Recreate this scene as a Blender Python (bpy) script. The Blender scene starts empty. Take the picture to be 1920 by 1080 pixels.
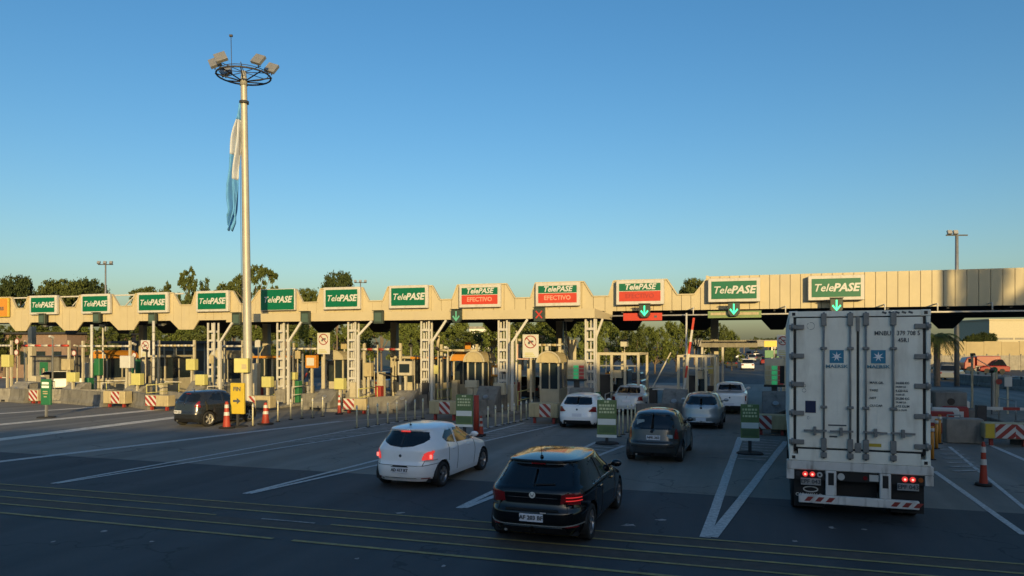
import bpy, bmesh, math, random
import numpy as np
from mathutils import Vector, Matrix
R = math.radians
random.seed(7)
sc = bpy.context.scene
col = sc.collection

# ------------------------------------------------------------------ camera, sky, sun
H = 3.4            # eye height (upper deck of a coach)
FL = 1387.0        # focal length in photo pixels
HY = 648.0         # horizon row in the photo
cam_d = bpy.data.cameras.new('camera')
cam = bpy.data.objects.new('camera', cam_d)
col.objects.link(cam)
cam.location = (0, 0, H)
cam.rotation_euler = (R(90), 0, 0)
cam_d.sensor_width = 36
cam_d.lens = 36 * FL / 1920
cam_d.shift_y = (HY - 540) / 1920
cam_d.clip_start = 0.1
cam_d.clip_end = 6000
sc.camera = cam

SUN_EL = R(10)
light_dir = Vector((-0.19, 0.98, 0)).normalized()
sun_az = math.atan2(-light_dir.x, -light_dir.y)
w = bpy.data.worlds.new('World')
sc.world = w
w.use_nodes = True
nt = w.node_tree
bg = nt.nodes['Background']
sky = nt.nodes.new('ShaderNodeTexSky')
sky.sky_type = 'NISHITA'
sky.sun_disc = False
sky.sun_elevation = SUN_EL
sky.sun_rotation = sun_az
sky.altitude = 0
sky.air_density = 1.1
sky.dust_density = 1.8
sky.ozone_density = 3.0
hs = nt.nodes.new('ShaderNodeHueSaturation')
hs.inputs['Saturation'].default_value = 1.21
nt.links.new(sky.outputs[0], hs.inputs['Color'])
nt.links.new(hs.outputs[0], bg.inputs[0])
bg.inputs[1].default_value = 0.12
sd = bpy.data.lights.new('sun', 'SUN')
sun = bpy.data.objects.new('sun', sd)
col.objects.link(sun)
ld = Vector((light_dir.x * math.cos(SUN_EL), light_dir.y * math.cos(SUN_EL), -math.sin(SUN_EL)))
sun.rotation_euler = ld.to_track_quat('-Z', 'Y').to_euler()
sun.location = (10, -60, 40)
sd.energy = 3.8
sd.angle = R(0.5)
sd.color = (1.0, 0.72, 0.31)
vs = sc.view_settings
vs.view_transform = 'Standard'
vs.look = 'None'
vs.gamma = 1
vs.use_curve_mapping = False
vs.exposure = 0.6

# ------------------------------------------------------------------ frames of reference
HEAD = R(18)
c_, s_ = math.cos(HEAD), math.sin(HEAD)
Y0 = 40.3

def W(t, n, z=0):
    return Vector((t * c_ + n * s_, Y0 - t * s_ + n * c_, z))

def tpx(px, n):
    u = (px - 960) / FL
    return (u * (Y0 + n * c_) - n * s_) / (c_ + u * s_)

def zpx(py, px, n):
    p = W(tpx(px, n), n)
    return H + (HY - py) * p.y / FL

def G(px, py):                       # ground point seen at a pixel of the photo
    Y = FL * H / (py - HY)
    return Vector(((px - 960) / FL * Y, Y, 0))

def tn(p):
    dx, dy = p.x, p.y - Y0
    return dx * c_ - dy * s_, dx * s_ + dy * c_

# ------------------------------------------------------------------ materials
MATS = {}
def mat(name, colr, rough=0.7, metal=0.0, var=0.12, scale=3.0, bump=0.0, bscale=40, coat=0.0, emit=None, es=0, spec=0.5, dirt=None, trans=0.0):
    if name in MATS:
        return MATS[name]
    m = bpy.data.materials.new(name)
    m.use_nodes = True
    t = m.node_tree
    b = t.nodes['Principled BSDF']
    b.inputs['Roughness'].default_value = rough
    b.inputs['Metallic'].default_value = metal
    b.inputs['Specular IOR Level'].default_value = spec
    b.inputs['Coat Weight'].default_value = coat
    b.inputs['Coat Roughness'].default_value = 0.04
    if trans:
        b.inputs['Transmission Weight'].default_value = trans
    tc = t.nodes.new('ShaderNodeTexCoord')
    if var:
        nz = t.nodes.new('ShaderNodeTexNoise')
        nz.inputs['Scale'].default_value = scale
        nz.inputs['Detail'].default_value = 6
        nz.inputs['Roughness'].default_value = 0.65
        t.links.new(tc.outputs['Object'], nz.inputs['Vector'])
        cr = t.nodes.new('ShaderNodeValToRGB')
        cr.color_ramp.elements[0].position = 0.3
        cr.color_ramp.elements[1].position = 0.7
        lo = [max(0, x * (1 - var)) for x in colr]
        hi = [min(1, x * (1 + var * 0.7)) for x in colr]
        cr.color_ramp.elements[0].color = (*lo, 1)
        cr.color_ramp.elements[1].color = (*hi, 1)
        t.links.new(nz.outputs['Fac'], cr.inputs['Fac'])
        src = cr.outputs['Color']
        if dirt:
            n2 = t.nodes.new('ShaderNodeTexNoise')
            n2.inputs['Scale'].default_value = scale * 2.3
            n2.inputs['Detail'].default_value = 8
            mp = t.nodes.new('ShaderNodeMapping')
            mp.inputs['Scale'].default_value = (1, 1, 0.25)
            t.links.new(tc.outputs['Object'], mp.inputs['Vector'])
            t.links.new(mp.outputs[0], n2.inputs['Vector'])
            c2 = t.nodes.new('ShaderNodeValToRGB')
            c2.color_ramp.elements[0].position = 0.52
            c2.color_ramp.elements[1].position = 0.72
            c2.color_ramp.elements[0].color = (0, 0, 0, 1)
            c2.color_ramp.elements[1].color = (dirt[3], dirt[3], dirt[3], 1)
            t.links.new(n2.outputs['Fac'], c2.inputs['Fac'])
            mx = t.nodes.new('ShaderNodeMixRGB')
            mx.inputs['Color2'].default_value = (*dirt[:3], 1)
            t.links.new(c2.outputs['Color'], mx.inputs['Fac'])
            t.links.new(src, mx.inputs['Color1'])
            src = mx.outputs['Color']
        t.links.new(src, b.inputs['Base Color'])
    else:
        b.inputs['Base Color'].default_value = (*colr, 1)
    if bump:
        nb = t.nodes.new('ShaderNodeTexNoise')
        nb.inputs['Scale'].default_value = bscale
        nb.inputs['Detail'].default_value = 4
        bp = t.nodes.new('ShaderNodeBump')
        bp.inputs['Strength'].default_value = bump
        bp.inputs['Distance'].default_value = 0.02
        t.links.new(tc.outputs['Object'], nb.inputs['Vector'])
        t.links.new(nb.outputs['Fac'], bp.inputs['Height'])
        t.links.new(bp.outputs[0], b.inputs['Normal'])
    if emit:
        b.inputs['Emission Color'].default_value = (*emit, 1)
        b.inputs['Emission Strength'].default_value = es
    MATS[name] = m
    return m

GREY_D = (0.16, 0.13, 0.1, 0.55)
M = dict(
    fascia=mat('fascia', (0.462, 0.396, 0.251), 0.55, var=0.07, scale=1.2, dirt=(0.42, 0.36, 0.26, 0.35)),
    white=mat('white_paint', (0.488, 0.475, 0.436), 0.5, var=0.08, dirt=(0.35, 0.3, 0.24, 0.5)),
    cream=mat('cream_paint', (0.436, 0.396, 0.290), 0.6, var=0.1, dirt=(0.3, 0.26, 0.2, 0.5)),
    steel=mat('steel', (0.336, 0.336, 0.320), 0.45, metal=0.6, var=0.12),
    mast=mat('mast_steel', (0.36, 0.35, 0.31), 0.5, metal=0.25, var=0.12, scale=1.0, dirt=(0.3, 0.27, 0.2, 0.4)),
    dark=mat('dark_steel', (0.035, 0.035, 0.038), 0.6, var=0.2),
    black=mat('black_plastic', (0.015, 0.015, 0.016), 0.45, var=0.1),
    rubber=mat('rubber', (0.018, 0.018, 0.018), 0.85, var=0.2),
    concrete=mat('concrete', (0.240, 0.228, 0.200), 0.9, var=0.25, scale=2.0, bump=0.3, dirt=(0.1, 0.09, 0.08, 0.6)),
    concrete_d=mat('old_concrete', (0.17, 0.165, 0.15), 0.9, var=0.3, scale=2.0, bump=0.3, dirt=(0.06, 0.06, 0.055, 0.7)),
    green=mat('sign_green', (0.000, 0.115, 0.051), 0.4, var=0.06),
    red=mat('sign_red', (0.462, 0.040, 0.017), 0.45, var=0.06),
    signwhite=mat('sign_white', (0.515, 0.515, 0.488), 0.45, var=0.05),
    yellow=mat('yellow_paint', (0.528, 0.383, 0.033), 0.5, var=0.08),
    paleyellow=mat('pale_yellow', (0.488, 0.462, 0.165), 0.55, var=0.08),
    orange=mat('orange_paint', (0.515, 0.218, 0.026), 0.5, var=0.1),
    cone=mat('cone_orange', (0.363, 0.043, 0.020), 0.6, var=0.15),
    boardred=mat('board_red', (0.277, 0.033, 0.026), 0.5, var=0.2),
    boardbeige=mat('board_beige', (0.409, 0.343, 0.198), 0.6, var=0.15, dirt=(0.2, 0.16, 0.1, 0.5)),
    cabgreen=mat('cabinet_green', (0.02, 0.14, 0.06), 0.5, var=0.1),
    totem=mat('totem_green', (0.15, 0.22, 0.08), 0.55, var=0.15, scale=6),
    totemdark=mat('totem_dark_green', (0.10, 0.16, 0.07), 0.6, var=0.15),
    glass=mat('dark_glass', (0.008, 0.010, 0.012), 0.06, var=0, spec=0.7),
    boothglass=mat('booth_glass', (0.02, 0.03, 0.035), 0.1, var=0, spec=0.8),
    bollard=mat('bollard', (0.56, 0.52, 0.34), 0.6, var=0.15),
    lampred=mat('lamp_red', (0.20, 0.008, 0.01), 0.2, var=0, coat=0.5),
    lampredlit=mat('lamp_red_lit', (0.6, 0.02, 0.02), 0.3, var=0, emit=(1.0, 0.07, 0.06), es=.4),
    lampdim=mat('lamp_red_dim_lit', (0.5, 0.02, 0.02), 0.3, var=0, emit=(1.0, 0.05, 0.05), es=0.35),
    lampclear=mat('lamp_clear', (0.55, 0.5, 0.47), 0.2, var=0),
    greenled=mat('green_led', (0.02, 0.5, 0.2), 0.4, var=0, emit=(0.05, 1.0, 0.42), es=1.0),
    greenledoff=mat('green_led_dim', (0.10, 0.30, 0.2), 0.4, var=0, emit=(0.1, 1.0, 0.5), es=0.08),
    redled=mat('red_led', (0.45, 0.03, 0.02), 0.4, var=0, emit=(1, 0.06, 0.03), es=0.03),
    ledcase=mat('led_case', (0.03, 0.045, 0.035), 0.5, var=0.1),
    rim=mat('alloy_rim', (0.35, 0.35, 0.36), 0.35, metal=0.8, var=0.05),
    plate=mat('number_plate', (0.70, 0.72, 0.78), 0.4, var=0.03),
    chrome=mat('chrome', (0.6, 0.6, 0.62), 0.15, metal=1.0, var=0),
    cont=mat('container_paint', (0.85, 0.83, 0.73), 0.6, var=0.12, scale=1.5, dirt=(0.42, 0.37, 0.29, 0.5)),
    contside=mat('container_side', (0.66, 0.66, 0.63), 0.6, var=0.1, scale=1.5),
    rod=mat('galvanised_rod', (0.22, 0.225, 0.22), 0.5, metal=0.3, var=0.2, scale=8),
    chassis=mat('chassis_white', (0.66, 0.64, 0.60), 0.55, var=0.12, scale=3, dirt=(0.16, 0.13, 0.1, 0.7)),
    blue=mat('sticker_blue', (0.02, 0.20, 0.34), 0.4, var=0),
    navy=mat('sticker_navy', (0.01, 0.02, 0.07), 0.4, var=0),
    ink=mat('ink', (0.07, 0.08, 0.09), 0.6, var=0),
    bluefade=mat('blue_ink', (0.08, 0.24, 0.33), 0.6, var=0),
    flagblue=mat('flag_blue', (0.09, 0.30, 0.62), 0.8, var=0.15, scale=2),
    flagwhite=mat('flag_white', (0.44, 0.48, 0.55), 0.8, var=0.1),
    bark=mat('bark', (0.16, 0.12, 0.085), 0.9, var=0.3, scale=5),
    brick=mat('pinkish_wall', (0.211, 0.145, 0.112), 0.85, var=0.15),
    bluewall=mat('blue_cladding', (0.05, 0.09, 0.13), 0.4, var=0.15),
    buildcream=mat('building_cream', (0.409, 0.370, 0.264), 0.8, var=0.08),
    wallsand=mat('sand_wall', (0.317, 0.264, 0.158), 0.85, var=0.15, scale=0.4),
    truckred=mat('truck_red', (0.20, 0.008, 0.006), 0.35, var=0.06, coat=0.3),
    totemwhite=mat('totem_white', (0.78, 0.79, 0.74), 0.5, var=0.05),
    flap=mat('mudflap', (0.012, 0.012, 0.013), 0.7, var=0.2),
)

def leaf_mat(name, c0, c1):
    m = bpy.data.materials.new(name)
    m.use_nodes = True
    t = m.node_tree
    b = t.nodes['Principled BSDF']
    b.inputs['Roughness'].default_value = 0.75
    b.inputs['Specular IOR Level'].default_value = 0.2
    g = t.nodes.new('ShaderNodeNewGeometry')
    cr = t.nodes.new('ShaderNodeValToRGB')
    cr.color_ramp.elements[0].color = (*c0, 1)
    cr.color_ramp.elements[1].color = (*c1, 1)
    nz = t.nodes.new('ShaderNodeTexNoise')
    nz.inputs['Scale'].default_value = 0.6
    nz.inputs['Detail'].default_value = 5
    mx = t.nodes.new('ShaderNodeMath')
    mx.operation = 'MULTIPLY_ADD'
    mx.inputs[1].default_value = 0.45
    t.links.new(g.outputs['Random Per Island'], mx.inputs[0])
    mm = t.nodes.new('ShaderNodeMath')
    mm.operation = 'MULTIPLY'
    mm.inputs[1].default_value = 0.6
    t.links.new(g.outputs['Position'], nz.inputs['Vector'])
    t.links.new(nz.outputs['Fac'], mm.inputs[0])
    t.links.new(mm.outputs[0], mx.inputs[2])
    t.links.new(mx.outputs[0], cr.inputs['Fac'])
    t.links.new(cr.outputs['Color'], b.inputs['Base Color'])
    MATS[name] = m
    return m
M['leaf_dark'] = leaf_mat('leaf_dark', (0.016, 0.030, 0.010), (0.055, 0.072, 0.022))
M['leaf_olive'] = leaf_mat('leaf_olive', (0.026, 0.042, 0.011), (0.098, 0.115, 0.03))
M['leaf_bright'] = leaf_mat('leaf_bright', (0.042, 0.065, 0.013), (0.14, 0.165, 0.038))

def paint(name, colr, rough=0.3, metal=0.0, coat=0.8):
    return mat(name, colr, rough, metal=metal, var=0.05, scale=2, coat=coat)

# ------------------------------------------------------------------ mesh helpers
class MB:
    def __init__(self):
        self.v = []; self.f = []; self.mi = []; self.sm = []; self.m = 0; self.smooth = False
    def add(self, vs_, fs):
        o = len(self.v)
        self.v += [tuple(p) for p in vs_]
        for f in fs:
            self.f.append([i + o for i in f]); self.mi.append(self.m); self.sm.append(self.smooth)
        return self
    def box(self, c, s, rz=0, rx=0, ry=0):
        hx, hy, hz = s[0] / 2, s[1] / 2, s[2] / 2
        Mx = Matrix.Translation(Vector(c)) @ Matrix.Rotation(rz, 4, 'Z') @ Matrix.Rotation(ry, 4, 'Y') @ Matrix.Rotation(rx, 4, 'X')
        ps = [Mx @ Vector((x, y, z)) for z in (-hz, hz) for y in (-hy, hy) for x in (-hx, hx)]
        return self.add(ps, [(0, 2, 3, 1), (4, 5, 7, 6), (0, 1, 5, 4), (2, 6, 7, 3), (0, 4, 6, 2), (1, 3, 7, 5)])
    def bbox(self, x0, x1, y0, y1, z0, z1):
        return self.box(((x0 + x1) / 2, (y0 + y1) / 2, (z0 + z1) / 2), (abs(x1 - x0), abs(y1 - y0), abs(z1 - z0)))
    def cyl(self, p0, p1, r0, r1=None, seg=12, caps=True, smooth=True):
        if r1 is None: r1 = r0
        p0, p1 = Vector(p0), Vector(p1)
        d = (p1 - p0)
        if d.length < 1e-6: return self
        d.normalize()
        a = d.orthogonal().normalized(); b = d.cross(a)
        vs_ = []
        for p, r in ((p0, r0), (p1, r1)):
            for k in range(seg):
                an = 2 * math.pi * k / seg
                vs_.append(p + (a * math.cos(an) + b * math.sin(an)) * r)
        s0 = self.smooth; self.smooth = smooth
        self.add(vs_, [(k, (k + 1) % seg, seg + (k + 1) % seg, seg + k) for k in range(seg)])
        self.smooth = s0
        if caps:
            o = len(self.v) - 2 * seg
            self.f.append([o + k for k in range(seg)][::-1]); self.mi.append(self.m); self.sm.append(False)
            self.f.append([o + seg + k for k in range(seg)]); self.mi.append(self.m); self.sm.append(False)
        return self
    def tube(self, pts, r, seg=8):
        for a, b in zip(pts[:-1], pts[1:]):
            self.cyl(a, b, r, seg=seg)
        return self
    def bar(self, p0, p1, w_, h_):
        p0, p1 = Vector(p0), Vector(p1)
        d = (p1 - p0); L = d.length
        if L < 1e-6: return self
        d.normalize()
        up = Vector((0, 0, 1)) if abs(d.z) < 0.95 else Vector((0, 1, 0))
        x = d.cross(up).normalized(); y = x.cross(d)
        ps = []
        for p in (p0, p1):
            for sx, sy in ((-1, -1), (1, -1), (1, 1), (-1, 1)):
                ps.append(p + x * sx * w_ / 2 + y * sy * h_ / 2)
        return self.add(ps, [(0, 3, 2, 1), (4, 5, 6, 7), (0, 1, 5, 4), (1, 2, 6, 5), (2, 3, 7, 6), (3, 0, 4, 7)])
    def prism(self, poly, y0, y1):          # polygon in x,z extruded along y (clockwise or not)
        n = len(poly)
        vs_ = [(x, y0, z) for x, z in poly] + [(x, y1, z) for x, z in poly]
        fs = [tuple(range(n)), tuple(range(2 * n - 1, n - 1, -1))]
        fs += [(k, n + k, n + (k + 1) % n, (k + 1) % n) for k in range(n)]
        return self.add(vs_, fs)
    def prismx(self, poly, x0, x1):         # polygon in y,z extruded along x
        n = len(poly)
        vs_ = [(x0, y, z) for y, z in poly] + [(x1, y, z) for y, z in poly]
        fs = [tuple(range(n - 1, -1, -1)), tuple(range(n, 2 * n))]
        fs += [(k, (k + 1) % n, n + (k + 1) % n, n + k) for k in range(n)]
        return self.add(vs_, fs)
    def lathe(self, prof, c=(0, 0, 0), axis='z', seg=24, smooth=True):
        vs_ = []
        for r, h in prof:
            for k in range(seg):
                a = 2 * math.pi * k / seg
                if axis == 'z': p = (r * math.cos(a), r * math.sin(a), h)
                elif axis == 'x': p = (h, r * math.cos(a), r * math.sin(a))
                else: p = (r * math.cos(a), h, r * math.sin(a))
                vs_.append((p[0] + c[0], p[1] + c[1], p[2] + c[2]))
        fs = []
        for j in range(len(prof) - 1):
            for k in range(seg):
                fs.append((j * seg + k, j * seg + (k + 1) % seg, (j + 1) * seg + (k + 1) % seg, (j + 1) * seg + k))
        s0 = self.smooth; self.smooth = smooth
        self.add(vs_, fs); self.smooth = s0
        return self
    def build(self, name, mats, parent=None, loc=None, rz=None, bevel=0, fix=True):
        me = bpy.data.meshes.new(name)
        me.from_pydata(self.v, [], self.f)
        if not isinstance(mats, (list, tuple)): mats = [mats]
        for m_ in mats: me.materials.append(m_)
        me.polygons.foreach_set('material_index', self.mi)
        me.polygons.foreach_set('use_smooth', self.sm)
        if fix:
            bm = bmesh.new(); bm.from_mesh(me)
            bmesh.ops.recalc_face_normals(bm, faces=bm.faces)
            bm.to_mesh(me); bm.free()
        me.update()
        o = bpy.data.objects.new(name, me)
        col.objects.link(o)
        if parent: o.parent = parent
        if loc is not None: o.location = loc
        if rz is not None: o.rotation_euler[2] = rz
        if bevel:
            bv = o.modifiers.new('bevel', 'BEVEL'); bv.width = bevel; bv.segments = 1; bv.limit_method = 'ANGLE'
        return o

def tag(o, label=None, cat=None, group=None, kind=None):
    if label: o['label'] = label
    if cat: o['category'] = cat
    if group: o['group'] = group
    if kind: o['kind'] = kind
    return o

def thing(name, label, cat, loc=(0, 0, 0), rz=0, group=None):
    o = bpy.data.objects.new(name, None)
    o.empty_display_size = 0.3
    col.objects.link(o)
    o.location = loc
    o.rotation_euler = (0, 0, rz)
    return tag(o, label, cat, group)

def kids(o): return [x for x in col.objects if x.parent == o]

def dup(root, loc, rz=None, label=None, group=None, scale=None):
    tree = {}
    for x in list(col.objects):
        if x.parent: tree.setdefault(x.parent, []).append(x)
    def rec(o, par):
        c = o.copy(); col.objects.link(c); c.parent = par
        for ch in tree.get(o, []): rec(ch, c)
        return c
    r = rec(root, None)
    r.location = loc
    if rz is not None: r.rotation_euler = (0, 0, rz)
    if scale: r.scale = (scale,) * 3
    if label: r['label'] = label
    if group: r['group'] = group
    return r

_deps = None
def text_mesh(s, size, bold=0.0, shear=0.0, align='CENTER', sx=1.0):
    cu = bpy.data.curves.new('txt', 'FONT')
    cu.body = s; cu.size = size; cu.align_x = align; cu.align_y = 'CENTER'
    cu.offset = bold; cu.shear = shear; cu.resolution_u = 2; cu.extrude = 0.004
    o = bpy.data.objects.new('txt', cu)
    col.objects.link(o)
    bpy.context.view_layer.update()
    d = bpy.context.evaluated_depsgraph_get()
    me = bpy.data.meshes.new_from_object(o.evaluated_get(d))
    bpy.data.objects.remove(o); bpy.data.curves.remove(cu)
    # stand it up: text x -> x, text y -> z, faces -y
    for v in me.vertices:
        x, y, z = v.co
        v.co = (x * sx, -z, y)
    return me
TXT = {}
def text(parent, s, size, loc, m, name='lettering', bold=0.0, shear=0.0, align='CENTER', sx=1.0, rz=0):
    key = (s, size, bold, shear, align, sx, m.name)
    if key not in TXT:
        me = text_mesh(s, size, bold, shear, align, sx)
        me.materials.clear(); me.materials.append(m)
        TXT[key] = me
    o = bpy.data.objects.new(name, TXT[key])
    col.objects.link(o); o.parent = parent; o.location = loc; o.rotation_euler = (0, 0, rz)
    return o

ORD = ['first', 'second', 'third', 'fourth', 'fifth', 'sixth', 'seventh', 'eighth', 'ninth', 'tenth', 'eleventh', 'twelfth',
       'thirteenth', 'fourteenth', 'fifteenth', 'sixteenth', 'seventeenth', 'eighteenth']

# ------------------------------------------------------------------ ground
def ground_mat(name, base, var, joint=None, patch=0.25, tint=None, rough=0.85):
    m = bpy.data.materials.new(name); m.use_nodes = True
    t = m.node_tree; b = t.nodes['Principled BSDF']
    g = t.nodes.new('ShaderNodeNewGeometry')
    rot = t.nodes.new('ShaderNodeMapping'); rot.inputs['Rotation'].default_value = (0, 0, HEAD)
    t.links.new(g.outputs['Position'], rot.inputs['Vector'])
    def noise(scale, det, sc3=(1, 1, 1)):
        mp = t.nodes.new('ShaderNodeMapping'); mp.inputs['Scale'].default_value = sc3
        t.links.new(rot.outputs[0], mp.inputs['Vector'])
        n = t.nodes.new('ShaderNodeTexNoise'); n.inputs['Scale'].default_value = scale; n.inputs['Detail'].default_value = det
        n.inputs['Roughness'].default_value = 0.6
        t.links.new(mp.outputs[0], n.inputs['Vector']); return n.outputs['Fac']
    big = noise(0.18, 4)
    streak = noise(0.9, 5, (1, 0.07, 1))      # tyre-worn streaks along the road
    fine = noise(28, 3)
    spots = noise(2.2, 2)
    def math_(op, a, bb=None, cc=None):
        n = t.nodes.new('ShaderNodeMath'); n.operation = op
        for i, x in enumerate((a, bb, cc)):
            if x is None: continue
            if isinstance(x, (int, float)): n.inputs[i].default_value = x
            else: t.links.new(x, n.inputs[i])
        return n.outputs[0]
    s1 = math_('MULTIPLY_ADD', big, patch, math_('MULTIPLY_ADD', streak, patch * 1.3, math_('MULTIPLY', fine, 0.25)))
    s1 = math_('MULTIPLY_ADD', spots, 0.12, s1)
    mid = 0.5 * (patch * 2.3 + 0.25 + 0.12)
    fac = math_('ADD', math_('MULTIPLY', math_('SUBTRACT', s1, mid), 2.2), 0.5)
    cr = t.nodes.new('ShaderNodeValToRGB')
    cr.color_ramp.elements[0].position = 0.0
    cr.color_ramp.elements[0].color = (*[x * (1 - var) for x in base], 1)
    cr.color_ramp.elements[1].color = (*[x * (1 + var) for x in base], 1)
    t.links.new(fac, cr.inputs['Fac'])
    src = cr.outputs[0]
    # oil-darkened middle of each lane and polished wheel tracks
    sx_ = t.nodes.new('ShaderNodeSeparateXYZ'); t.links.new(rot.outputs[0], sx_.inputs[0])
    wv = math_('ADD', sx_.outputs[0], math_('MULTIPLY', big, .9))
    ph = math_('FRACT', math_('ADD', math_('DIVIDE', math_('ADD', wv, 3.35 - .45), 5.1), 10.5))
    dd = math_('ABSOLUTE', math_('SUBTRACT', ph, .5))
    oil = math_('SUBTRACT', 1.0, math_('MULTIPLY', dd, 7.5)); oil = math_('MAXIMUM', oil, 0.0)
    trk = math_('SUBTRACT', 1.0, math_('MULTIPLY', math_('ABSOLUTE', math_('SUBTRACT', dd, .16)), 16)); trk = math_('MAXIMUM', trk, 0.0)
    om = math_('MULTIPLY', oil, math_('MULTIPLY_ADD', streak, .9, -.05))
    mo = t.nodes.new('ShaderNodeMixRGB'); mo.inputs['Color2'].default_value = (*[x * .45 for x in base], 1)
    t.links.new(om, mo.inputs['Fac']); t.links.new(src, mo.inputs['Color1'])
    mt = t.nodes.new('ShaderNodeMixRGB'); mt.inputs['Color2'].default_value = (*[x * 1.45 for x in base], 1)
    t.links.new(math_('MULTIPLY', trk, .28), mt.inputs['Fac']); t.links.new(mo.outputs[0], mt.inputs['Color1'])
    src = mt.outputs[0]
    # sealed cracks
    vo = t.nodes.new('ShaderNodeTexVoronoi'); vo.feature = 'DISTANCE_TO_EDGE'; vo.inputs['Scale'].default_value = 0.16
    wob = t.nodes.new('ShaderNodeTexNoise'); wob.inputs['Scale'].default_value = 0.8; wob.inputs['Detail'].default_value = 5
    t.links.new(rot.outputs[0], wob.inputs['Vector'])
    va = t.nodes.new('ShaderNodeVectorMath'); va.operation = 'MULTIPLY_ADD'
    va.inputs[1].default_value = (2.5, 2.5, 0)
    t.links.new(wob.outputs['Color'], va.inputs[0]); t.links.new(rot.outputs[0], va.inputs[2])
    t.links.new(va.outputs[0], vo.inputs['Vector'])
    lt = math_('LESS_THAN', vo.outputs['Distance'], 0.0035)
    mx = t.nodes.new('ShaderNodeMixRGB'); mx.inputs['Color2'].default_value = (*[x * 0.45 for x in base], 1)
    t.links.new(math_('MULTIPLY', lt, 0.7), mx.inputs['Fac']); t.links.new(src, mx.inputs['Color1'])
    t.links.new(mx.outputs[0], b.inputs['Base Color'])
    rr = math_('MULTIPLY_ADD', streak, -0.25, rough + 0.05)
    t.links.new(rr, b.inputs['Roughness'])
    b.inputs['Specular IOR Level'].default_value = 0.35
    bp = t.nodes.new('ShaderNodeBump'); bp.inputs['Strength'].default_value = 0.35; bp.inputs['Distance'].default_value = 0.02
    nf = noise(60, 2)
    t.links.new(nf, bp.inputs['Height']); t.links.new(bp.outputs[0], b.inputs['Normal'])
    return m
M['asphalt'] = ground_mat('asphalt', (0.050, 0.056, 0.062), 0.35)
M['apron'] = ground_mat('apron_concrete', (0.185, 0.176, 0.155), 0.32, patch=0.5)
M['earth'] = ground_mat('dry_grass', (0.10, 0.095, 0.05), 0.4)
M['whiteline'] = mat('road_white', (0.52, 0.52, 0.50), 0.8, var=0.35, scale=9, dirt=(0.12, 0.12, 0.12, 0.75))
M['yellowline'] = mat('road_yellow', (0.34, 0.27, 0.10), 0.8, var=0.35, scale=6, dirt=(0.16, 0.15, 0.13, 0.8))
M['fadewhite'] = mat('road_white_faded', (0.36, 0.35, 0.33), 0.85, var=0.4, scale=5, dirt=(0.09, 0.09, 0.09, 0.85))
M['sunlitwornwhite'] = mat('road_white_worn_sunlit', (0.66, 0.62, 0.54), 0.85, var=0.3, scale=3, dirt=(0.3, 0.27, 0.22, 0.6))  # worn paint, its colour brightened and warmed to stand for sunlight
M['brownband'] = mat('rumble_fill', (0.075, 0.062, 0.052), 0.9, var=0.3, scale=4)

def sheet(name, pts, z, m, kind='structure'):
    b = MB(); b.add([(p[0], p[1], z) for p in pts], [tuple(range(len(pts)))])
    o = b.build(name, m, fix=False)
    if o.data.polygons[0].normal.z < 0:
        o.data.flip_normals()
    return tag(o, kind=kind)

sheet('ground', [(-2500, -900), (2500, -900), (2500, 4000), (-2500, 4000)], -0.02, M['earth'])
def tnq(t0, t1, n0, n1): return [W(t0, n0), W(t1, n0), W(t1, n1), W(t0, n1)]
sheet('asphalt_road', tnq(-70, 60, -75, -20.9), 0.0, M['asphalt'])
sheet('concrete_apron', tnq(-70, 60, -20.9, 30), 0.0, M['apron'])
sheet('highway', tnq(-20, 34, 30, 700), 0.0, M['asphalt'])
sheet('service_road', tnq(-70, -20, 30, 60), 0.0, M['asphalt'])
sheet('highway_shoulder', tnq(34, 120, 30, 260), 0.0, M['asphalt'])
ROAD = bpy.data.objects['asphalt_road']; APRON = bpy.data.objects['concrete_apron']

def strip(name, p, q, wd, m, z=0.006, parent=None, breaks=None, w2=None):
    p = Vector((p[0], p[1], 0)); q = Vector((q[0], q[1], 0))
    d = (q - p); L = d.length; d.normalize(); nrm = Vector((-d.y, d.x, 0))
    b = MB(); seg = max(1, int(L / 1.2)); pts = []
    rnd = random.Random(int(p.x * 97 + q.y * 31))
    for k in range(seg + 1):
        f = k / seg; c = p + d * L * f
        ww = wd + ((w2 or wd) - wd) * f
        a = ww / 2 * (1 + rnd.uniform(-.08, .08)); b2 = ww / 2 * (1 + rnd.uniform(-.08, .08))
        pts.append((c + nrm * a, c - nrm * b2))
    vs_ = []
    for a, b2 in pts: vs_ += [(a.x, a.y, z), (b2.x, b2.y, z)]
    fs = []
    for k in range(seg):
        if breaks and any(lo < (k + .5) / seg < hi for lo, hi in breaks): continue
        fs.append((2 * k, 2 * k + 1, 2 * k + 3, 2 * k + 2))
    b.add(vs_, fs)
    o = b.build(name, m, parent, fix=False)
    if o.data.polygons and o.data.polygons[0].normal.z < 0: o.data.flip_normals()
    return o

# rumble strips across the approach: five thin yellow lines with faint brown filling between
RN = [-24.95, -25.5, -26.05, -26.6, -27.25]
strip('rumble_band', W(-45, -25.23), W(30, -25.23), 0.42, M['brownband'], 0.004, ROAD)
strip('rumble_band', W(-45, -26.33), W(30, -26.33), 0.42, M['brownband'], 0.004, ROAD)
strip('rumble_line', W(-45, RN[0]), W(30, RN[0]), 0.07, M['yellowline'], 0.009, ROAD)
strip('rumble_line', W(-45, RN[1]), W(30, RN[1]), 0.08, M['yellowline'], 0.009, ROAD)
strip('rumble_line', W(-45, RN[2]), W(tpx(405, RN[2]), RN[2]), 0.07, M['yellowline'], 0.009, ROAD)
strip('rumble_line', W(tpx(490, RN[2]), RN[2]), W(tpx(590, RN[2]), RN[2]), 0.06, M['fadewhite'], 0.009, ROAD)
strip('rumble_line', W(tpx(620, RN[2]), RN[2]), W(30, RN[2]), 0.08, M['yellowline'], 0.009, ROAD)
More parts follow.
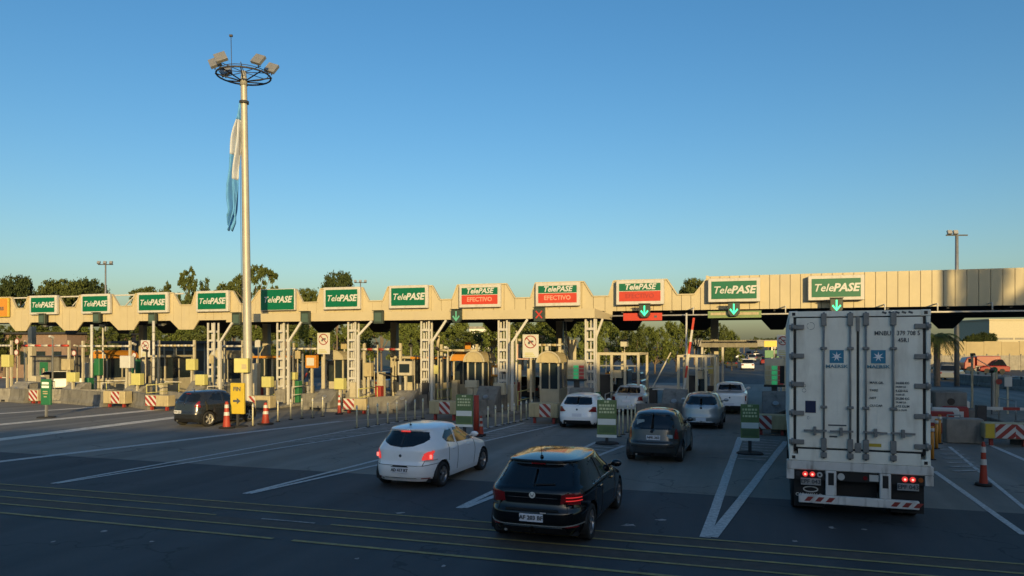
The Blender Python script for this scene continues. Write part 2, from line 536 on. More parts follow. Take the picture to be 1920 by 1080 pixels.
strip('rumble_line', W(-45, RN[3]), W(30, RN[3]), 0.08, M['yellowline'], 0.009, ROAD)
strip('rumble_line', W(-45, RN[4]), W(tpx(512, RN[4]), RN[4]), 0.09, M['yellowline'], 0.009, ROAD)
strip('rumble_line', W(tpx(548, RN[4]), RN[4]), W(30, RN[4]), 0.1, M['yellowline'], 0.009, ROAD)
strip('rumble_line', W(tpx(1000, -28.0), -28.0), W(30, -28.0), 0.1, M['yellowline'], 0.009, ROAD)

def vmark(apex, l, r, wl=0.16, hatch=True, hatch_from=0.5, n=9):
    """chevron gore: two converging lines, an island nose at the far end, cross hatching near it"""
    A, Lp, Rp = G(*apex), G(*l), G(*r)
    strip('gore_line', A, Lp, wl, M['whiteline'], 0.007, ROAD)
    strip('gore_line', A + Vector((.12, 0, 0)), Rp, wl, M['whiteline'], 0.011, ROAD)
    if hatch:
        for k in range(n):
            f = hatch_from + (1 - hatch_from) * (k + .5) / n
            a = A.lerp(Lp, f); b = A.lerp(Rp, min(1, f + 0.03))
            a2 = a.lerp(b, .12); b2 = a.lerp(b, .88)
            strip('hatch_bar', a2, b2, 0.17, M['fadewhite'], 0.008, APRON)
vmark((1322, 1008), (1388, 820), (1474, 828), 0.2, n=8, hatch_from=.62)
vmark((860, 953), (1118, 829), (1170, 836), 0.15, n=4, hatch_from=.75)
vmark((458, 926), (984, 793), (1045, 797), 0.14, n=14, hatch_from=.45)
vmark((97, 907), (756, 789), (830, 792), 0.13, n=16, hatch_from=.5)
strip('lane_line', G(1920, 1003), G(1752, 884), 0.14, M['whiteline'], 0.007, ROAD)
strip('lane_line', G(1960, 985), G(1780, 838), 0.10, M['whiteline'], 0.009, APRON)
strip('lane_line', G(1960, 880), G(1850, 832), 0.16, M['whiteline'], 0.011, APRON)
for k in range(6):
    f = k / 6
    a = G(1752 + 60 * (1 - f) * .6, 884 - 8 * k); b = G(1790 + 55 * (1 - f), 882 - 7.4 * k)
    strip('hatch_bar', a, b, 0.16, M['fadewhite'], 0.013, APRON)
# long worn lines on the left lanes (gores of the islands that start left of the frame)
strip('lane_line', G(-60, 873), G(640, 790), 0.34, M['whiteline'], 0.007, APRON)
strip('lane_line', G(-60, 832), G(335, 782), 0.75, M['sunlitwornwhite'], 0.007, APRON)
strip('lane_line', G(-60, 802), G(300, 768), 0.7, M['sunlitwornwhite'], 0.007, APRON)
strip('lane_line', G(-60, 780), G(200, 762), 0.5, M['sunlitwornwhite'], 0.007, APRON)
strip('lane_line', G(640, 790), G(790, 781), 0.25, M['fadewhite'], 0.008, APRON)
# patches of repair and small scraps of litter on the asphalt
rp = random.Random(3)
for (px, py, w_, l_, m_) in ((1180, 985, .16, .5, 'fadewhite'), (1240, 975, .1, .4, 'fadewhite'), (195, 996, .1, .22, 'fadewhite'), (750, 962, .09, .35, 'fadewhite'),
                       (285, 1016, .1, .14, 'fadewhite'), (100, 1016, .08, .12, 'fadewhite'), (1490, 1015, .1, .2, 'fadewhite'), (1560, 990, .15, .25, 'fadewhite'), (1620, 993, .08, .2, 'fadewhite'), (670, 1048, .08, .14, 'fadewhite'), (832, 1062, .07, .12, 'fadewhite')):
    p = G(px, py)
    b = MB(); n_ = 9
    b.add([(p.x + l_ * .32 * math.cos(6.283 * k / n_) * rp.uniform(.4, 1.2), p.y + w_ * .8 * math.sin(6.283 * k / n_) * rp.uniform(.4, 1.2), .006) for k in range(n_)], [tuple(range(n_))])
    b.build('paint_scrap', M[m_], ROAD, fix=False)

# ------------------------------------------------------------------ toll canopy
RZ = -HEAD
SIGNS = [(80, 'g'), (178, 'g'), (285, 'g'), (397, 'g'), (520, 'g'), (640, 'g'), (765, 'g'), (899, 'r'), (1045, 'r'), (1200, 'r'), (1376, 'b'), (1567, 'b')]
GAPS = [(-92, -78, -62, -50), (22, 31, 47, 53), (110, 122, 142, 150), (211, 224, 248, 255), (325, 338, 360, 367), (437, 450, 470, 487),
        (556, 568, 596, 602), (680, 692, 718, 728), (811, 825, 848, 858), (950, 966, 995, 1004), (1095, 1112, 1143, 1152), (1251, 1270, 1302, 1326)]
topk = [(-60, 6.75)]
botk = [(-60, 5.0)]
for g in GAPS:
    a, b, c, d = [tpx(x, 0) for x in g]
    topk += [(a, 6.75), (b, 5.96), (c, 5.96), (d, 6.75)]
    if g[0] < 430:
        botk += [(a - .25, 5.0), (b - .1, 4.42), (c + .1, 4.42), (d + .25, 5.0)]
topk += [(tpx(1327, 0) + .01, 6.87), (60, 6.87)]
tmid = tpx(1148, 0)
botk += [(tmid, 5.0), (tmid + .01, 5.2), (60, 5.2)]
def pl(k, x):
    return float(np.interp(x, [a for a, _ in k], [b for _, b in k]))
canopy = thing('toll_canopy', 'long cream toll canopy with notched fascia spanning all lanes', 'toll canopy', W(0, 0), RZ)
t = -42.0
while t < 34:
    t1 = t + 0.62
    t1 = t + (.62 if t < tpx(1140, 0) else .47)
    gp = .008 if t < tpx(800, 0) else (.012 if t < tpx(1140, 0) else .012)
    xs = sorted(set([t + gp, t1 - gp] + [k for k, _ in topk + botk if t + gp < k < t1 - gp]))
    poly = [(x, pl(topk, x)) for x in xs] + [(x, pl(botk, x)) for x in reversed(xs)]
    off = random.uniform(-.006, .006)
    b = MB(); b.prism(poly, off, .07 + off)
    b.build('fascia_panel', M['fascia'], canopy)
    t = t1
t = -42.0
while t < 33.5:
    t1 = t + 3.0
    xs = sorted(set([t, t1] + [k for k, _ in topk + botk if t < k < t1]))
    b = MB(); b.prism([(x, pl(topk, x) - .01) for x in xs] + [(x, pl(botk, x) + .01) for x in reversed(xs)], .079, .1)
    b.build('backing_sheet', M['wallsand'], canopy); t = t1
# coping strip and bottom edge trim
b = MB()
ks = [k for k in topk if -42 < k[0] < 34]
for (a, za), (c, zc) in zip(ks[:-1], ks[1:]):
    b.bar((a, .02, za + .03), (c, .02, zc + .03), .16, .06)
b.build('coping', M['fascia'], canopy)
b = MB(); b.bbox(-42, 34, -.02, .1, 5.155 + .045, 5.2 + .03) if False else None
# roof slab, rear fascia, beams, gutters
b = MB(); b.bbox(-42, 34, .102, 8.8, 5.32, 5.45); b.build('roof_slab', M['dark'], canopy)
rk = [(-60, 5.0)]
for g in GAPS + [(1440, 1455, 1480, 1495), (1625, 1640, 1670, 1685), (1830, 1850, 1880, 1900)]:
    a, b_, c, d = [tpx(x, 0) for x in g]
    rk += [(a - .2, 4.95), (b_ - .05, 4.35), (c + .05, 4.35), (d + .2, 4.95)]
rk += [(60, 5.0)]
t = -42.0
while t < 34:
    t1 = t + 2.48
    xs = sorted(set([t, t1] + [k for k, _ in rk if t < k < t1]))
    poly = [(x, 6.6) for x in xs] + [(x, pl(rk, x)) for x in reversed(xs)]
    b = MB(); b.prism(poly, 8.8, 8.88); b.build('rear_panel', M['dark'], canopy); t = t1  # rear fascia coloured near black: the shade under the canopy is in the paint
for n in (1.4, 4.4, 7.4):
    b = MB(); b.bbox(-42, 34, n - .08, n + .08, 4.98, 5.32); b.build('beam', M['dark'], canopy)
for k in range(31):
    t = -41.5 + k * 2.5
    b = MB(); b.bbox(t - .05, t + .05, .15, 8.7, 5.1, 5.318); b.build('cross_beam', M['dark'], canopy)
# steel truss standing up behind the notches on the left part
b = MB()
tl0, tl1 = tpx(-80, 1.6), tpx(345, 1.6)
b.bar((tl0, 1.6, 6.85), (tl1, 1.6, 6.85), .09, .09); b.bar((tl0, 1.6, 5.75), (tl1, 1.6, 5.75), .09, .09)
k = 0; t = tl0
while t < tl1 - 1.2:
    b.bar((t, 1.6, 5.8 if k % 2 else 6.8), (t + 1.2, 1.6, 6.8 if k % 2 else 5.8), .06, .06); t += 1.2; k += 1
for x in (1.6, 5.5):
    pass
b.build('truss', M['white'], canopy)
# lower front canopy over the middle lanes
ta, tb = tpx(424, -3), tpx(1115, -3)
b = MB(); b.bbox(ta, tb, -3.0, -2.93, 4.74, 5.2); b.build('front_board', M['fascia'], canopy)
b = MB()
b.add([(tb, -2.93, 4.745), (tb + .3, 0.0, 4.745), (tb + .3, 0.0, 5.0), (tb, -2.93, 5.2), (tb - .06, -2.93, 4.745), (tb + .24, 0.0, 4.745), (tb + .24, 0, 5.0), (tb - .06, -2.93, 5.2)],
      [(0, 1, 2, 3), (7, 6, 5, 4), (0, 4, 5, 1), (3, 2, 6, 7), (0, 3, 7, 4), (1, 5, 6, 2)])
b.build('return_board', M['fascia'], canopy)
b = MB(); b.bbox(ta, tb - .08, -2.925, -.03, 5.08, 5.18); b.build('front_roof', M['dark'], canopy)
b = MB()
t = ta + .6
while t < tb - .3:
    b.bbox(t - .04, t + .04, -2.9, -.03, 4.86, 5.075); t += 1.8
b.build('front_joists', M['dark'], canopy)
# sloping standing seams of the small roof meeting the fascia
b = MB(); b.bar((ta, -.04, 5.23), (tb, -.04, 5.23), .05, .03); b.build('flashing', M['fascia'], canopy)
# hanging pipe rail under the right part of the canopy
b = MB()
tr0, tr1 = tpx(1218, -.6), tpx(1990, -.6)
b.cyl((tpx(1147, -.6), -.6, 4.92), (tr1, -.6, 4.92), .04, seg=8)
t = tr0
while t < tr1:
    b.cyl((t, -.6, 4.92), (t, -.6, 5.3), .03, seg=6); b.cyl((t, -.6, 5.3), (t, .0, 5.3), .03, seg=6); t += 2.15
b.build('pipe_rail', M['white'], canopy)
# lamps hanging beneath
b = MB()
for px in (85, 190, 300, 1060, 830):
    t = tpx(px, .8); b.box((t + .2, .8, 4.82), (.45, .3, .14), rx=R(25))
b.build('soffit_lamp', M['steel'], canopy)
# rear columns holding the roof
for px in (60, 268, 500, 740, 1050, 1340):
    t = tpx(px, 7.4)
    b = MB(); b.bbox(t - .22, t + .22, 7.2, 7.6, 0.004, 4.98); b.build('rear_column', M['cream'], canopy)

def sign_box(px, kind, idx):
    t = tpx(px, -.3)
    wds = {'g': 2.42, 'r': 2.42, 'b': 2.45}[kind]
    z0, z1 = (5.52, 6.82) if kind != 'b' else (5.55, 6.72)
    if kind == 'r': z0, z1 = 5.5, 6.75
    desc = {80: 'green toll sign board at far left beside the orange board', 178: 'green toll sign board, second green one from the left',
            285: 'green toll sign board above the tall thin white pole', 397: 'green toll sign board just left of the tall lighting mast',
            520: 'green toll sign board crossed by the shadow of the lighting mast', 640: 'green toll sign board below the round tree top, right of the mast',
            765: 'green toll sign board left of the first red and green board', 899: 'green over red toll sign board, leftmost of the three red ones',
            1045: 'green over red toll sign board above the red cross light', 1200: 'green over red toll sign board above the red strip with arrow',
            1376: 'large sharp green toll sign board left of the container truck', 1567: 'green toll sign board directly above the container truck'}[px]
    r = thing('toll_sign', desc, 'sign', W(t, -.08), RZ, 'sign boards on the toll canopy')
    b = MB(); d = .22 if px < 1150 else .34
    b.bbox(-wds / 2, wds / 2, -d, 0.0, z0, z1); b.build('sign_box', M['white'], r, bevel=.02)
    iw = wds / 2 - .16
    if kind == 'r':
        zm = z0 + (z1 - z0) * .55
        b = MB(); b.bbox(-iw, iw, -d - .015, -d - .001, zm + .015, z1 - .17); b.build('green_field', M['green'], r)
        b = MB(); b.bbox(-iw, iw, -d - .015, -d - .001, z0 + .17, zm - .015); b.build('red_field', M['red'], r)
        text(r, 'TelePASE', .40, (0, -d - .02, (zm + z1 - .155) / 2), M['signwhite'], 'green_lettering', .012, .25, sx=1.0)
        text(r, 'EFECTIVO', .33, (0, -d - .02, (z0 + .17 + zm) / 2), mat('red_faded', (.75, .28, .2), .5, var=.1) if px != 1200 else mat('dark_red_ink', (.33, .03, .02), .5, var=.1), 'red_lettering', .008)
    else:
        mg = .04 if px == 520 else .15
        if px == 520: iw = wds / 2 - .04
        b = MB(); b.bbox(-iw, iw, -d - .015, -d - .001, z0 + mg, z1 - mg); b.build('green_field', M['green'], r)
        if px == 520: iw = wds / 2 - .16
        zc = (z0 + z1) / 2 - .01
        text(r, 'Tele', .50, (-iw + .50, -d - .02, zc), M['signwhite'], 'lettering', .006, .28)
        text(r, 'PASE', .52, (.42, -d - .02, zc), M['signwhite'], 'lettering', .018, .25)
    return r
for i, (px, k) in enumerate(SIGNS): sign_box(px, k, i)
# orange board cut by the left edge
t = tpx(-8, -.2)
r = thing('toll_sign', 'orange toll board cut off by the left edge of the picture', 'sign', W(t, -.08), RZ, 'sign boards on the toll canopy')
b = MB(); b.bbox(-1.2, 1.2, -.15, 0, 5.4, 6.72); b.build('sign_box', M['yellow'], r, bevel=.02)
b = MB(); b.bbox(-1.15, 1.15, -.165, -.151, 5.45, 6.67); b.build('orange_field', M['orange'], r)
text(r, 'Manuales', .5, (-.1, -.17, 6.02), M['ink'], 'lettering', .01)

def arrow_poly(s=1.0):
    # downward arrow with swept barbs, in x,z
    return [(-.035, .26), (.035, .26), (.035, -.12), (.15, .04), (.20, -.02), (0, -.27), (-.20, -.02), (-.15, .04), (-.035, -.12)]
def lane_light(px, n, zc, state, label, w_=.55, h_=.68):
    r = thing('lane_signal', label, 'lane light', W(tpx(px, n), n), RZ, 'lane lights under the toll signs')
    b = MB()
    if state in ('arrow', 'arrowdim'):
        b.prism([(-w_ / 2, zc + h_ / 2), (w_ / 2, zc + h_ / 2), (w_ / 2, zc - h_ * .28), (w_ * .28, zc - h_ / 2), (-w_ * .28, zc - h_ / 2), (-w_ / 2, zc - h_ * .28)], -.14, .06)
    else:
        b.bbox(-w_ / 2, w_ / 2, -.14, .06, zc - h_ / 2, zc + h_ / 2)
    b.build('housing', M['ledcase'], r, bevel=.015)
    if state in ('arrow', 'arrowdim'):
        b = MB(); ap = [(x, z + zc) for x, z in arrow_poly()]
        # split to convex pieces
        b.prism([ap[0], ap[1], ap[2], ap[8]], -.155, -.142)
        b.prism([ap[2], ap[3], ap[4], ap[5]], -.155, -.142); b.prism([ap[8], ap[5], ap[6], ap[7]], -.155, -.142)
        b.prism([ap[2], ap[5], ap[8]], -.155, -.142)
        b.build('arrow', M['greenled'] if state == 'arrow' else M['greenledoff'], r)
    elif state == 'cross':
        b = MB()
        b.bar((-.16, -.15, zc - .18), (.16, -.15, zc + .18), .012, .06); b.bar((-.16, -.152, zc + .18), (.16, -.152, zc - .18), .012, .06)
        b.build('cross', M['redled'], r)
    else:
        b = MB(); b.bbox(-w_ * .36, w_ * .36, -.152, -.141, zc - h_ * .34, zc + h_ * .34); b.build('dark_face', mat('led_off', (.06, .10, .08), .5, var=.1), r)
    b = MB(); b.bbox(-w_ / 2 - .02, w_ / 2 + .02, -.26, .0, zc + h_ / 2 + .001, zc + h_ / 2 + .03); b.build('visor', M['ledcase'], r)
    return r
for px, n, y, st, lab in ((81, -.3, 598, 'off', 'unlit dark lane light under the far left green board'), (183, -.3, 596, 'off', 'unlit dark lane light under the second green board'),
        (287, -.3, 597, 'off', 'unlit lane light at the top of the tall thin white pole'), (445, -3.1, 598, 'off', 'unlit lane light directly left of the lighting mast'),
        (574, -3.1, 596, 'off', 'unlit lane light right of the mast, on the low front board'), (711, -3.1, 595, 'off', 'unlit lane light between the sixth and seventh green boards'),
        (857, -3.1, 593, 'arrowdim', 'lane light with pale green arrow below the gap left of the first red board'), (1012, -3.1, 590, 'cross', 'lane light showing a dull red cross'),
        (1209, -.75, 583, 'arrow', 'lane light with bright green arrow in front of the red strip'), (1376, -.75, 580, 'arrow', 'lane light with bright green arrow under the large sharp green board'),
        (1568, -.75, 573, 'arrow', 'lane light with green arrow just above the container roof')):
    lane_light(px, n, zpx(y, px, n), st, lab)
# red strip and olive strip under the two lit arrows
for px, w_, y0, y1, m_, lab in ((1205, 1.95, 587, 601, 'red', 'red strip panel hanging under the third red toll board'), (1377, 2.5, 583, 596, 'totem', 'faded olive strip panel hanging behind the green arrow')):
    n = -.62
    r = thing('strip_panel', lab, 'sign panel', W(tpx(px, n), n), RZ)
    zc = zpx((y0 + y1) / 2, px, n); hh = (y1 - y0) * W(tpx(px, n), n).y / FL
    b = MB(); b.bbox(-w_ / 2, w_ / 2, -.05, 0.02, zc - hh / 2, zc + hh / 2); b.build('board', M[m_], r)
    b = MB()
    if m_ == 'red':
        b.bbox(w_ * .30, w_ * .37, -.062, -.051, zc - .05, zc + .06); b.build('worn_mark', M['ink'], r)
    else:
        b.bbox(-w_ * .45, w_ * .45, -.058, -.051, zc - .03, zc + .1); b.build('faded_band', M['boardbeige'], r)

# ------------------------------------------------------------------ lighting mast and flag
mp = G(466, 771)
mast = thing('lighting_mast', 'very tall lighting mast with floodlight ring and limp flag, left of centre', 'lighting mast', mp, 0)
s = FL / mp.y
ztop = H + (HY - 148) / s
lean = -9 / s
b = MB()
N_ = 7
for k in range(N_):
    f0, f1 = k / N_, (k + 1) / N_
    r0, r1 = .235 - .075 * f0, .235 - .075 * f1
    b.cyl((lean * f0, 0, ztop * f0), (lean * f1, 0, ztop * f1), r0, r1, seg=20, caps=False)
b.build('pole', M['mast'], mast)
b = MB(); b.cyl((0, 0, 0), (0, 0, .06), .42, seg=20); b.build('base_plate', M['steel'], mast)
b = MB(); b.cyl((lean * .93, 0, ztop * .925), (lean * .93, 0, ztop * .933), .24, seg=16); b.build('collar', M['dark'], mast)
rz_ = ztop - .1
b = MB()
for k in range(28):
    a0, a1 = 2 * math.pi * k / 28, 2 * math.pi * (k + 1) / 28
    for rr, zz, th in ((1.34, .25, .045), (1.22, .42, .018)):
        b.cyl((lean + rr * math.cos(a0), rr * math.sin(a0), rz_ + zz), (lean + rr * math.cos(a1), rr * math.sin(a1), rz_ + zz), th, seg=6, caps=False)
b.build('ring', M['dark'], mast)
b = MB()
for k in range(8):
    a = 2 * math.pi * (k + .3) / 8
    b.cyl((lean, 0, rz_ - .05), (lean + 1.4 * math.cos(a), 1.4 * math.sin(a), rz_ + .27), .035, seg=6)
    b.cyl((lean, 0, rz_ + .45), (lean + 1.3 * math.cos(a), 1.3 * math.sin(a), rz_ + .5), .02, seg=6)
b.build('spokes', M['dark'], mast)
b = MB(); b.cyl((lean, 0, rz_ - .25), (lean, 0, rz_ + .5), .2, .12, seg=14); b.build('head', M['mast'], mast)
b = MB(); b.cyl((lean - .62, 0, rz_ + .3), (lean - .66, 0, rz_ + 2.3), .018, seg=6); b.box((lean - .66, 0, rz_ + 2.34), (.16, .1, .1)); b.build('lightning_rod', M['dark'], mast)
for ang, tilt in ((200, 1), (238, 1), (150, 1), (-40, 1), (12, 1)):
    a = R(ang)
    cx, cy = lean + 1.38 * math.cos(a), 1.38 * math.sin(a)
    fl = bpy.data.objects.new('floodlight', None)
    b = MB()
    b.box((0, 0, .28), (.58, .16, .56), rx=R(-30), ry=R(20 if math.cos(a) > 0 else -24)); o = b.build('floodlight', M['steel'], mast, (cx, cy, rz_ + .48), R(-25) + (a + R(90)) * .12)
    bpy.data.objects.remove(fl)
    b = MB(); b.box((0, -.02, .275), (.48, .17, .46), rx=R(-30), ry=R(20 if math.cos(a) > 0 else -24)); b.build('lens', M['steel'], o, (0, .012, -.01))
    b = MB(); b.cyl((0, 0, -.08), (0, 0, .2), .03, seg=6); b.build('bracket', M['dark'], o)
b = MB(); b.tube([(lean * .9 - .2, -.12, ztop * .9), (-.28, -.12, 3)], .012, 6); b.build('halyard', M['dark'], mast)
# small cabinet at the mast and its tall beige neighbour
r = thing('control_cabinet', 'pale control cabinet strapped to the foot of the lighting mast', 'cabinet', mp + Vector((-.1, -.45, 0)), 0)
b = MB(); b.bbox(-.42, .3, -.2, .15, 2.02, 2.75); b.build('box', M['paleyellow'], r, bevel=.02)
b = MB(); b.bbox(-.02, .22, -.215, -.201, 2.2, 2.45); b.build('door', M['boardbeige'], r)
# limp flag: a vertical bundle of folds
flag = thing('flag', 'pale blue and white flag hanging limp down the left side of the mast', 'flag', mp + Vector((0, -.05, 0)), 0)
def fl_edge(f):     # left and right edge of the bundle, px offsets from photo (f: 0 top - 1 bottom)
    ys = [195, 230, 262, 300, 345, 370, 395, 412, 428]
    L_ = [452, 446, 440, 435, 432, 434, 437, 433, 433]
    R_ = [454, 453, 452, 452, 451, 449, 447, 445, 437]
    y = 195 + f * 233
    l_, r_ = np.interp(y, ys, L_), np.interp(y, ys, R_)
    c = (l_ + r_) / 2
    return y, c - (c - l_) * 1.25 - 2, c + (r_ - c) * 1.25 - 1
NV, NU = 60, 22
grid = []
for j in range(NV + 1):
    f = j / NV
    y, l_, r_ = fl_edge(f)
    row = []
    for i in range(NU + 1):
        u = i / NU
        px = l_ + (r_ - l_) * u + 1.1 * math.sin(5 * f * 3 + u * 4)
        dy = .20 * math.sin(u * 14 + f * 5) * min(1, f * 5) + .1 * math.sin(u * 5 - f * 9) * min(1, f * 4)
        zz = H + (HY - y) / s + (.18 * math.sin(u * 9 + 2) if f > .9 else 0)
        row.append(((px - 466) / s, dy - .1, zz))
    grid.append(row)
parts = {'blue_band': [], 'white_band': [], 'blue_band2': []}
for j in range(NV):
    for i in range(NU):
        f = (j + .5) / NV; u = (i + .5) / NU
        k = u * 1.0 + .42 - f * .75 + .04 * math.sin(f * 20)
        if f < .14: q = 'blue_band'
        elif f < .62 and u > .62 - f * .25 and u < 1.15 - f * .25: q = 'white_band'
        elif f < .42 and u < .45: q = 'white_band'
        elif u < .6: q = 'blue_band'
        else: q = 'blue_band2'
        parts[q].append((j, i))
for q, cells in parts.items():
    b = MB(); b.smooth = True; idx = {}
    for j, i in cells:
        ids = []
        for (jj, ii) in ((j, i), (j, i + 1), (j + 1, i + 1), (j + 1, i)):
            if (jj, ii) not in idx:
                idx[(jj, ii)] = len(b.v); b.v.append(grid[jj][ii])
            ids.append(idx[(jj, ii)])
        b.f.append(ids); b.mi.append(0); b.sm.append(True)
    o = b.build('white_band' if q == 'white_band' else 'blue_band', M['flagwhite'] if q == 'white_band' else M['flagblue'], flag, fix=False)
    sol = o.modifiers.new('cloth', 'SOLIDIFY'); sol.thickness = .02

# ------------------------------------------------------------------ plaza furniture
def lattice_column(px, n, label):
    r = thing('lattice_column', label, 'column', W(tpx(px, n), n), RZ, 'white lattice columns carrying the low front canopy')
    wd = .22; zt = 4.73
    for sx in (-1, 1):
        for y in (-.18, .18):
            b = MB(); b.bbox(sx * wd - .045, sx * wd + .045, y - .035, y + .035, .9, zt); b.build('chord', M['white'], r)
    b = MB(); b.bbox(-.03, .03, -.02, .02, .9, zt - .08); b.build('middle_chord', M['white'], r)
    z = 1.1
    while z < zt:
        b = MB(); b.bbox(-wd + .046, wd - .046, -.21, -.15, z - .06, z + .06); b.build('rung', M['white'], r)
        b = MB(); b.bbox(-wd + .046, wd - .046, .15, .21, z - .06, z + .06); b.build('rung', M['white'], r)
        z += .52
    b = MB(); b.bbox(-.34, .34, -.3, .3, .16, .95); b.build('plinth', M['concrete'], r, bevel=.03)
    return r
COLS = [400, 530, 663, 800, 945, 1108]
cl = ['lattice column nearest the lighting mast on its left', 'lattice column just right of the lighting mast', 'lattice column right of the round no-entry board, with the thick brace',
      'lattice column left of the arched beige booth', 'lattice column left of the square board showing a crossed-out circle', 'lattice column at the right end of the low canopy']
for px, l_ in zip(COLS, cl): lattice_column(px, -2.5, l_)

def brace_post(px, n, h, label, hb=4.72, dx=.75, m='white', wid=.13):
    r = thing('braced_post', label, 'post', W(tpx(px, n), n), RZ, 'slim posts with a slanting brace beside the columns')
    b = MB(); b.bbox(-wid / 2, wid / 2, -wid / 2, wid / 2, .16, h); b.build('post', M[m], r)
    b = MB(); b.bar((0, 0.02, h - .02), (dx, .1, hb), .11, .11); b.build('brace', M[m], r)
    return r
for px, ytop, l_ in ((413, 640, 'slim braced post right of the column left of the mast'), (541, 640, 'slim braced post right of the column right of the mast'),
                 (672, 628, 'slim braced post pressed against the thick braced column'), (810, 640, 'slim braced post left of the arched booth'),
                 (961, 640, 'slim braced post left of the crossed-circle board')):
    brace_post(px, -3.4, zpx(ytop, px, -3.4), l_, hb=4.7)
r = thing('braced_post', 'white and pink post with forked brace at the end of the low canopy', 'post', W(tpx(1118, -2.4), -2.4), RZ)
b = MB(); b.bar((-.1, 0, .16), (-.06, 0, 3.9), .12, .12); b.build('post', M['white'], r)
b = MB(); b.bar((-.06, 0, 3.85), (-.28, 0, 4.72), .1, .1); b.build('brace', M['white'], r)
b = MB(); b.bar((-.04, 0.12, 3.8), (.3, .12, 4.72), .1, .1); b.build('brace', M['white'], r)

def pole(px, n, z0, z1, wd, m, label, cat='pole', name='pole', bands=None, lean=0):
    r = thing(name, label, cat, W(tpx(px, n), n), RZ)
    b = MB(); b.cyl((0, 0, z0), (lean, 0, z1), wd / 2, seg=10); b.build('shaft', M[m], r)
    if bands:
        for k, zb in enumerate(np.arange(z0 + .2, z1 - .3, bands)):
            b = MB(); b.cyl((lean * zb / z1, 0, zb), (lean * zb / z1, 0, zb + .06), wd / 2 + .012, seg=10); b.build('clamp', M['steel'], r)
    b = MB(); b.bbox(-.14, .14, -.14, .14, z0, z0 + .04); b.build('foot', M['steel'], r)
    return r
pole(288, -1.2, .16, 4.95, .17, 'white', 'tall thin white pole with clamps reaching up to an unlit lane light', bands=.55)
pole(172, -1.2, .16, 4.75, .17, 'white', 'tall thin white pole beside the dark green cabinets')
pole(193, 1.0, .16, 4.7, .11, 'white', 'thinner white pole just right of the tall pole near the green cabinets')
pole(1061, 2.0, .16, 4.95, .09, 'white', 'thin white pole behind the arched booth right of the crossed-circle board')
pole(1287, -1.0, .16, 5.0, .10, 'white', 'thin upright white pole beside the leaning barrier arm')
pole(968, -.5, .16, 4.2, .12, 'white', 'white pole immediately left of the crossed-circle board')

def stripe_bar(r, x0, x1, z, n_, th=.09, y=0, name='bar', cols=('white', 'red')):
    L = (x1 - x0) / n_
    for k in range(n_):
        b = MB(); b.cyl((x0 + k * L, y, z), (x0 + (k + 1) * L, y, z), th, seg=8)
        b.build(name, M[cols[k % 2]], r)

def height_frame(px0, px1, n, y_, label, post=True, cols=('white', 'red'), ns=7):
    ta, tb = tpx(px0, n), tpx(px1, n)
    r = thing('height_bar', label, 'height barrier', W((ta + tb) / 2, n), RZ, 'striped height bars across the toll lanes')
    h = (tb - ta) / 2; z = zpx(y_, (px0 + px1) / 2, n)
    stripe_bar(r, -h, h, z, ns, .07, 0, 'bar_segment', cols)
    if post:
        for x in ((-h + .1), (h - .1)):
            b = MB(); b.bbox(x - .07, x + .07, .08, .2, .16, z + .35); b.build('post', M['cream'], r)
    return r
height_frame(-20, 20, -.5, 648, 'plain white height bar cut by the left edge of the picture', cols=('white', 'white'))
height_frame(42, 128, -.5, 648, 'red and white height bar above the white parked car at far left', cols=('red', 'white'))
height_frame(150, 243, -.8, 649, 'white height bar crossed by the tall thin pole near the green cabinets', cols=('white', 'cream'))
height_frame(292, 364, -.5, 648, 'height bar with small white dashes right of the tall banded pole', cols=('white', 'boardbeige'), ns=11)
height_frame(416, 455, -.5, 649, 'short white height bar between column and lighting mast', cols=('white', 'white'), ns=3)
height_frame(545, 606, -.5, 654, 'white height bar just left of the tall no-entry board', cols=('white', 'white'), ns=5)
height_frame(678, 752, -.5, 655, 'height bar with three red marks right of the third column', cols=('white', 'boardred'), ns=7)
height_frame(823, 896, .8, 657, 'plain cream height bar left of the arched booth roof', cols=('cream', 'cream'), ns=3)
height_frame(970, 1052, .2, 647, 'height bar passing behind the crossed-circle board', cols=('white', 'boardbeige'), ns=9)
r = thing('height_gauge', 'cream bent pipe rising at the left end of the plain height bar', 'pipe', W(tpx(823, .8), .8), RZ)
z = zpx(657, 823, .8)
b = MB(); b.tube([(0, 0, z), (-.1, 0, z + .12), (-.02, 0, z + .85)], .09, 8); b.build('pipe', M['cream'], r)

